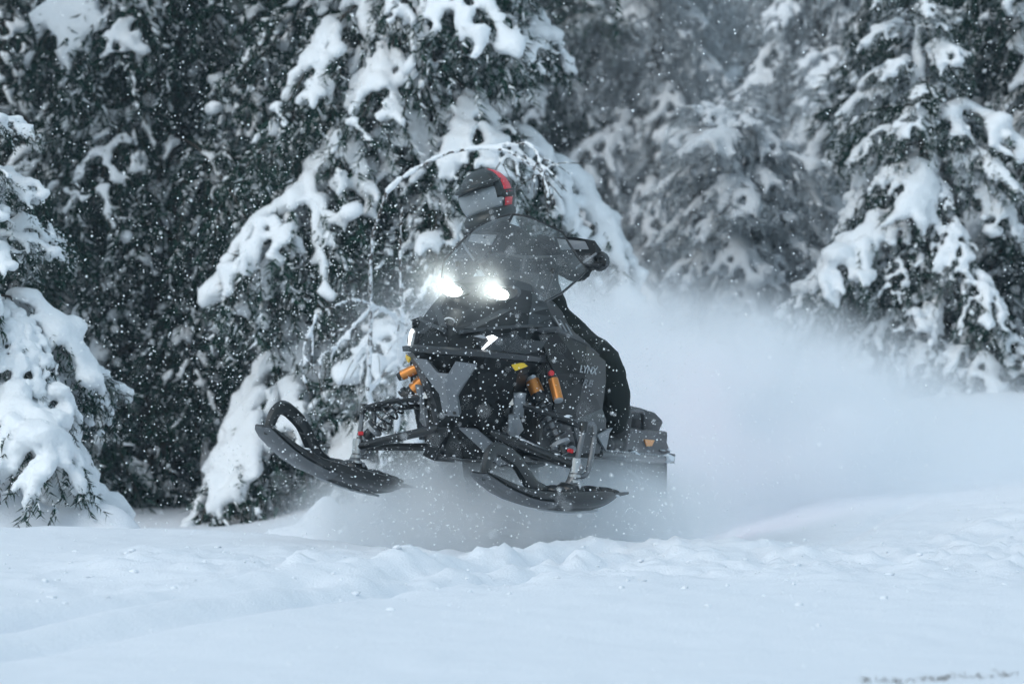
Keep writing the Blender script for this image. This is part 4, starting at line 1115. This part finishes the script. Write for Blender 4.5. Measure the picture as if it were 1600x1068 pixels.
J = [  # x, y, z, radius, parent
    (0.00, 1.18, 0.78, .150, None), (-0.04, 1.13, 0.92, .135, 0), (-0.12, 1.05, 1.06, .145, 1), (-0.20, 0.97, 1.19, .140, 2), (-0.265, 0.91, 1.29, .075, 3), (-0.295, 0.88, 1.37, .070, 4),
    (-0.07, 0.97, 1.225, .085, 3), (0.10, 1.00, 1.12, .064, 6), (0.19, 0.88, 1.13, .048, 7), (0.298, 0.715, 1.157, .038, 8),
    (-0.39, 0.93, 1.170, .085, 3), (-0.47, 0.90, 1.03, .068, 10), (-0.42, 0.80, 1.06, .058, 11), (-0.30, 0.715, 1.157, .038, 12),
    (0.145, 1.14, 0.745, .120, 0), (0.27, 0.97, 0.70, .108, 14), (0.365, 0.82, 0.66, .088, 15), (0.385, 0.93, 0.50, .086, 16), (0.375, 1.02, 0.36, .066, 17),
    (-0.145, 1.14, 0.745, .120, 0), (-0.25, 0.97, 0.68, .105, 19), (-0.34, 0.82, 0.63, .088, 20), (-0.35, 0.93, 0.48, .084, 21), (-0.34, 1.02, 0.36, .066, 22)]
me = bpy.data.meshes.new('body')
me.from_pydata([j[:3] for j in J], [(i, j[4]) for i, j in enumerate(J) if j[4] is not None], [])
body = link('body', me, rider, [C_SUIT])
md = body.modifiers.new('skin', 'SKIN'); md.use_smooth_shade = True; md.branch_smoothing = 0.6
me.skin_vertices.new() if not me.skin_vertices else None
for i, j in enumerate(J):
    me.skin_vertices[0].data[i].radius = (j[3], j[3])
    me.skin_vertices[0].data[i].use_root = (i == 0)
body.modifiers.new('sub', 'SUBSURF').render_levels = 2
body.modifiers['sub'].levels = 2
wt = bpy.data.textures.new('folds', 'CLOUDS'); wt.noise_scale = 0.16; wt.noise_depth = 3
dm = body.modifiers.new('folds', 'DISPLACE'); dm.texture = wt; dm.strength = 0.045; dm.mid_level = 0.5; dm.texture_coords = 'LOCAL'

def blob_mesh(name, parts, mat, parent, voxel=0.006, smooth_it=4):
    """tubes and ellipsoids welded into one skin"""
    bm = bmesh.new()
    for p in parts:
        if p[0] == 'e':
            _, c, r, rot = p
            bmesh.ops.create_uvsphere(bm, u_segments=16, v_segments=10, radius=1, matrix=Matrix.Translation(c) @ rot.to_4x4() @ Matrix.Diagonal((*r, 1)))
        else:
            _, P, r = p
            add_tube(bm, P, r, 10)
            for q, rr in ((P[0], r[0]), (P[-1], r[-1])):
                bmesh.ops.create_uvsphere(bm, u_segments=10, v_segments=6, radius=rr, matrix=Matrix.Translation(q))
    me = bpy.data.meshes.new(name); bm.to_mesh(me); bm.free()
    o = link(name, me, parent, [mat])
    r_ = o.modifiers.new('weld', 'REMESH'); r_.mode = 'VOXEL'; r_.voxel_size = voxel; r_.use_smooth_shade = True
    sm = o.modifiers.new('soft', 'SMOOTH'); sm.factor = 0.5; sm.iterations = smooth_it
    return o
I3 = Matrix.Identity(3)
for sx in (1, -1):
    bx, by, bz = 0.298 * sx, 0.645, 1.1545
    parts = [('t', [(bx, by + 0.085, bz + 0.012), (bx, by + 0.05, bz + 0.016)], [0.040, 0.036]), ('e', (bx, by + 0.028, bz + 0.014), (0.052, 0.034, 0.030), I3)]
    for k_, (dx, ln) in enumerate(((-0.036, 0.95), (-0.012, 1.05), (0.013, 1.0), (0.037, 0.82))):
        x = bx + dx * sx; y0 = by + 0.3 * abs(dx) * 0.3
        path = [(x, y0 + 0.022, bz + 0.026), (x, y0 - 0.010, bz + 0.038 * ln), (x, y0 - 0.036 * ln, bz + 0.020), (x, y0 - 0.040 * ln, bz - 0.008), (x, y0 - 0.020, bz - 0.032 * ln), (x, y0 + 0.004, bz - 0.032)]
        parts.append(('t', path, [0.0135, 0.013, 0.0125, 0.0125, 0.0115, 0.0095]))
    ti = bx - 0.05 * sx
    parts.append(('t', [(bx - 0.036 * sx, by + 0.036, bz + 0.004), (ti, by + 0.022, bz - 0.018), (ti + 0.006 * sx, by - 0.006, bz - 0.030), (ti + 0.024 * sx, by - 0.026, bz - 0.034)], [0.016, 0.0145, 0.013, 0.011]))
    g = blob_mesh('glove', parts, C_GLOVE, rider, 0.0055, 3)
    tube_o('cuff', [(bx, by + 0.075, bz + 0.012), (bx * 1.0, by + 0.130, bz + 0.006)], [0.043, 0.048], C_SUITGREY, g, 14)
    ax = 0.375 if sx > 0 else -0.34
    blob_mesh('boot', [('t', [(ax, 1.00, 0.44), (ax, 1.03, 0.36), (ax, 1.03, 0.315)], [0.075, 0.066, 0.058]), ('e', (ax, 0.93, 0.308), (0.052, 0.15, 0.040), I3), ('e', (ax, 0.83, 0.305), (0.048, 0.07, 0.036), I3)], C_BOOT, rider, 0.010, 3)

# -- helmet in its own frame: faces -y
HM = Matrix.Translation((-0.318, 0.86, 1.432)) @ (Matrix.Rotation(R(-21), 3, 'Y') @ Matrix.Rotation(R(-4), 3, 'Z') @ Matrix.Rotation(R(4), 3, 'X')).to_4x4()
RX, RY, RZ = 0.132, 0.158, 0.140
def hp(az, el, k=1.0):
    """point on the shell: azimuth from the face towards +x, elevation up (degrees)"""
    a, e = R(az), R(el)
    x = math.sin(a) * math.cos(e); y = -math.cos(a) * math.cos(e); z = math.sin(e)
    zz = RZ * (1.0 if z > 0 else 1.12)
    return HM @ Vector((RX * k * x * (1 - 0.10 * max(0, -z)), RY * k * y, zz * k * z))
bm = bmesh.new()
NA, NE = 36, 18
grid = [[bm.verts.new(hp(-180 + 360 * i / NA, -62 + 152 * j / NE)) for i in range(NA)] for j in range(NE + 1)]
for j in range(NE):
    for i in range(NA):
        az = -180 + 360 * (i + 0.5) / NA; el = -62 + 152 * (j + 0.5) / NE
        if abs(az) < 58 and -30 < el < 14: continue
        bm.faces.new((grid[j][i], grid[j][(i + 1) % NA], grid[j + 1][(i + 1) % NA], grid[j + 1][i]))
bmesh.ops.remove_doubles(bm, verts=bm.verts, dist=0.0008)
helmet = bm_obj('helmet', bm, C_SHELL, rider, True)
md = helmet.modifiers.new('thickness', 'SOLIDIFY'); md.thickness = 0.016; md.offset = -1
def shell_patch(name, azs, els, k, mat, parent, thick=0.004):
    """azs(t), els(s) patch on the shell"""
    bm = bmesh.new(); rows = []
    for e in els: rows.append([bm.verts.new(hp(a, e, k)) for a in azs(e)])
    for a, b in zip(rows[:-1], rows[1:]):
        for j in range(len(a) - 1): bm.faces.new((a[j], a[j + 1], b[j + 1], b[j]))
    o = bm_obj(name, bm, mat, parent, True)
    md = o.modifiers.new('thickness', 'SOLIDIFY'); md.thickness = thick
    return o
shell_patch('red_stripe', lambda e: np.linspace(66 + 0.10 * e, 92 + 0.15 * e, 6), np.linspace(-48, 66, 16), 1.012, C_REDSTRIPE, helmet)
shell_patch('black_stripe', lambda e: np.linspace(46, 64 + 0.10 * e, 4), np.linspace(-10, 50, 9), 1.008, C_PEAK, helmet)
# peak over the goggles
bm = bmesh.new(); top_r, bot_r = [], []
for i in range(15):
    a = -72 + 144 * i / 14; c = math.cos(R(a))
    b0 = hp(a, 24, 1.01); ext = HM.to_3x3() @ Vector((0, -0.085 * max(0, c) ** 0.8, -0.030 * max(0, c)))
    up = HM.to_3x3() @ Vector((0, 0, 0.006))
    top_r.append((bm.verts.new(b0 + up), bm.verts.new(b0 + ext * 0.55 + up * 2.0), bm.verts.new(b0 + ext + up)))
for a, b in zip(top_r[:-1], top_r[1:]):
    for j in range(2): bm.faces.new((a[j], a[j + 1], b[j + 1], b[j]))
pk = bm_obj('peak', bm, C_PEAK, helmet, True)
md = pk.modifiers.new('thickness', 'SOLIDIFY'); md.thickness = 0.006
# goggles: frame and curved lens inside the opening, strap round the shell
gf = shell_patch('goggle_frame', lambda e: np.linspace(-56, 56, 15), np.linspace(-30, 13, 6), 0.93, C_FRAME, helmet, 0.010)
shell_patch('goggle_lens', lambda e: np.linspace(-48, 48, 15), np.linspace(-24, 6, 6), 0.95, C_GOGGLE, gf, 0.004)
shell_patch('goggle_strap', lambda e: np.linspace(58, 180, 14), np.linspace(-12, 2, 3), 1.016, C_PEAK, gf, 0.004)
shell_patch('goggle_strap', lambda e: np.linspace(-180, -58, 14), np.linspace(-12, 2, 3), 1.016, C_PEAK, gf, 0.004)
# chin bar
bm = bmesh.new()
add_tube(bm, [hp(a, -36 - 4 * math.cos(R(a)), 1.02 + 0.14 * max(0, math.cos(R(a))) ** 2) for a in np.linspace(-85, 85, 17)], [0.030 + 0.012 * math.cos(R(a)) for a in np.linspace(-85, 85, 17)], 10)
bm_obj('chin_bar', bm, C_SHELL, helmet, True)
# face behind the goggles
bm = bmesh.new(); bmesh.ops.create_uvsphere(bm, u_segments=16, v_segments=12, radius=1, matrix=HM @ Matrix.Diagonal((0.100, 0.125, 0.118, 1)))
bm_obj('balaclava', bm, C_FACE, rider, True)
# ------------------------------------------------------------------ dead grass tips poking through the snow, bottom right
bm = bmesh.new()
rg = np.random.default_rng(5)
M_STRAW = simple('dead_grass', (0.10, 0.085, 0.065), 0.9)
for i in range(70):
    t = rg.random(); u = 1345 + 245 * t; d_ = 10.95 + 0.30 * t + rg.normal() * 0.03
    x = (u - 800) / PXR * d_; z0 = float(ground_z(x, d_)) - 0.005
    a = rg.normal() * 0.9; h = rg.uniform(0.006, 0.022); w = rg.uniform(-0.035, 0.035)
    add_tube(bm, [(x, d_, z0), (x + w * 0.5, d_ + rg.normal() * 0.01, z0 + h), (x + w, d_, z0 + h * rg.uniform(0.5, 1.1))], [0.0012, 0.0011, 0.0005], 4)
g = bm_obj('dead_grass', bm, M_STRAW, None, True)
tag(g, 'thin row of dead grass tips poking through the snow', 'grass', None, 'stuff')

# ------------------------------------------------------------------ clods of broken snow along the churned edge
g3 = np.random.default_rng(9)
iv, iF = ico_arrays(); A = Acc(); cnt = 0
while cnt < 800:
    x = g3.uniform(-2.2, 3.6); y = (15.9 + 0.35 * x + g3.normal() * 0.9) if (x < 0.9 or g3.random() < 0.4) else (15.4 + 1.3 * (x - 1) + g3.normal() * 1.3)
    if y < 12 or y > 21 or g3.random() > 0.25 + 0.75 * (vnoise(np.array(x * 1.6), np.array(y * 1.1), 4) + 0.5): continue
    r = 0.003 + 0.012 * g3.random() ** 4
    Vc = iv * r * g3.uniform(0.5, 1.6, 3) * np.array([1.2, 1.2, 0.6]) * g3.uniform(0.6, 1.35, (len(iv), 1))
    A.add(Vc + np.array([x, y, float(ground_z(x, y)) + r * 0.1]), iF); cnt += 1
V, F = A.get()
cl = link('snow_clods', mesh_arrays('snow_clods', V, F, False), None, [M_GROUND])
tag(cl, 'scattered clods of broken snow along the churned crest', 'snow', None, 'stuff')

# ------------------------------------------------------------------ snowflakes in the air
M_FLAKE, n, l, out = mk_mat('snowflake')
p = n.new('ShaderNodeBsdfPrincipled'); p.inputs['Base Color'].default_value = (0.9, 0.93, 0.95, 1); p.inputs['Roughness'].default_value = 0.6
l.new(p.outputs[0], out.inputs[0])
octV = np.array([[1, 0, 0], [-1, 0, 0], [0, 1, 0], [0, -1, 0], [0, 0, 1], [0, 0, -1]], float)
octF = np.array([[0, 2, 4], [2, 1, 4], [1, 3, 4], [3, 0, 4], [2, 0, 5], [1, 2, 5], [3, 1, 5], [0, 3, 5]])
def flakes(name, C, rad, label):
    n = len(C); g2 = np.random.default_rng(n)
    S = rad[:, None] * g2.uniform(0.7, 1.3, (n, 3))
    V = (octV[None] * S[:, None] + C[:, None]).reshape(-1, 3)
    F = (octF[None] + 6 * np.arange(n)[:, None, None]).reshape(-1, 3)
    o = link(name, mesh_arrays(name, V, F, True), None, [M_FLAKE])
    tag(o, label, 'snow', None, 'stuff'); return o
g2 = np.random.default_rng(77)
N = 42000
C = np.stack([g2.uniform(-4.5, 4.5, N), g2.uniform(6.0, 26, N), g2.uniform(0.0, 4.2, N)], -1)
near = np.stack([g2.uniform(-1.2, 1.2, 220), g2.uniform(3.5, 7.0, 220), g2.uniform(0.3, 1.7, 220)], -1)      # soft discs close to the lens
C = np.concatenate([C, near]); C = C[C[:, 2] > ground_z(C[:, 0], C[:, 1]) + 0.02]
rad = 0.0015 + 0.0036 * g2.random(len(C)) ** 3.4
flakes('falling_snow', C, rad, 'fine snowflakes falling through the whole scene')
# powder thrown up round the sled
Cs = []
for (c, s_, k) in (((-0.75, 16.9, 1.15), (0.50, 0.7, 0.45), 4200), ((-0.1, 16.7, 0.55), (0.50, 0.5, 0.40), 1300), ((0.35, 17.3, 0.25), (0.7, 0.6, 0.25), 1800), ((1.8, 20.0, 0.5), (1.2, 1.2, 0.5), 1500), ((-1.2, 17.4, 0.6), (0.6, 0.7, 0.5), 1200)):
    Cs.append(np.array(c) + g2.normal(size=(k, 3)) * np.array(s_))
C = np.concatenate(Cs); C = C[C[:, 2] > ground_z(C[:, 0], C[:, 1]) + 0.01]
rad = 0.0013 + 0.0034 * g2.random(len(C)) ** 2.6
flakes('thrown_powder', C, rad, 'bright powder grains flying round the front of the snowmobile')

# ------------------------------------------------------------------ clouds of snow dust raised by the track
def spray(name, label, c, r, rot, dens, nscale, lo, hi, seed, power=1.0):
    m, n, l, out = mk_mat(name)
    pv = n.new('ShaderNodeVolumePrincipled')
    pv.inputs['Color'].default_value = (0.955, 0.98, 1.0, 1); pv.inputs['Anisotropy'].default_value = 0.0
    tc = n.new('ShaderNodeTexCoord')
    ln = n.new('ShaderNodeVectorMath'); ln.operation = 'LENGTH'; l.new(tc.outputs['Object'], ln.inputs[0])
    fo = n.new('ShaderNodeMapRange'); fo.interpolation_type = 'SMOOTHSTEP'
    fo.inputs[1].default_value = 1.0; fo.inputs[2].default_value = 0.25; fo.inputs[3].default_value = 0.0; fo.inputs[4].default_value = 1.0
    l.new(ln.outputs['Value'], fo.inputs[0])
    mp = n.new('ShaderNodeMapping'); mp.inputs['Location'].default_value = (seed, seed * 0.7, seed * 1.3); mp.inputs['Scale'].default_value = r
    l.new(tc.outputs['Object'], mp.inputs[0])
    t = n.new('ShaderNodeTexNoise'); t.inputs['Scale'].default_value = nscale; t.inputs['Detail'].default_value = 4; t.inputs['Roughness'].default_value = 0.6
    l.new(mp.outputs[0], t.inputs['Vector'])
    mr = n.new('ShaderNodeMapRange'); mr.interpolation_type = 'SMOOTHSTEP'; mr.inputs[1].default_value = lo; mr.inputs[2].default_value = hi
    l.new(t.outputs['Fac'], mr.inputs[0])
    a = n.new('ShaderNodeMath'); a.operation = 'MULTIPLY'; l.new(fo.outputs[0], a.inputs[0]); l.new(mr.outputs[0], a.inputs[1])
    b = n.new('ShaderNodeMath'); b.operation = 'MULTIPLY'; b.inputs[1].default_value = dens; l.new(a.outputs[0], b.inputs[0])
    l.new(b.outputs[0], pv.inputs['Density']); l.new(pv.outputs[0], out.inputs['Volume'])
    bm = bmesh.new(); bmesh.ops.create_icosphere(bm, subdivisions=3, radius=1.0)
    me = bpy.data.meshes.new(name); bm.to_mesh(me); bm.free()
    o = link(name, me, None, [m]); o.location = c; o.scale = r; o.rotation_euler = rot
    tag(o, label, 'snow dust', None, 'stuff'); return o
spray('snow_dust_cloud', 'broad white cloud of snow dust trailing behind the snowmobile', (1.75, 23.0, 0.26), (3.1, 3.7, 1.0), (0, R(18), R(8)), 3.2, 1.5, 0.34, 0.66, 3.0)
spray('snow_dust_cloud', 'pale puff of snow dust under the skis of the snowmobile', (0.0, 18.1, 0.10), (1.25, 1.1, 0.44), (0, 0, 0), 7.0, 1.8, 0.26, 0.62, 8.0)
hpos = Matrix.Translation(SLED_LOC) @ SLED_ROT.to_4x4() @ Vector((0.0, -0.30, 0.945))
spray('snow_dust_cloud', 'thin snow dust glowing in front of the two headlights', hpos, (0.45, 0.30, 0.30), (0, 0, R(-18)), 0.34, 2.0, -0.5, 0.3, 5.0)
spray('snow_dust_cloud', 'thin veil of drifting snow over the trail in front of the far trees', (3.6, 46.0, 2.6), (6.0, 9.0, 5.5), (0, 0, R(-6)), 0.055, 0.35, 0.20, 0.75, 2.0)
tpos = Matrix.Translation(SLED_LOC) @ SLED_ROT.to_4x4() @ Vector((-0.02, 0.36, -0.02))
spray('snow_dust_cloud', 'bright burst of powder in front of the track between the skis', tpos, (0.55, 0.34, 0.30), (0, 0, 0), 11.0, 3.2, 0.30, 0.62, 4.0)
spray('snow_dust_cloud', 'torn billow of powder thrown up just behind the tail of the snowmobile', (1.45, 20.9, 0.62), (0.95, 0.8, 0.55), (0, R(14), 0), 5.0, 2.6, 0.42, 0.62, 6.0)
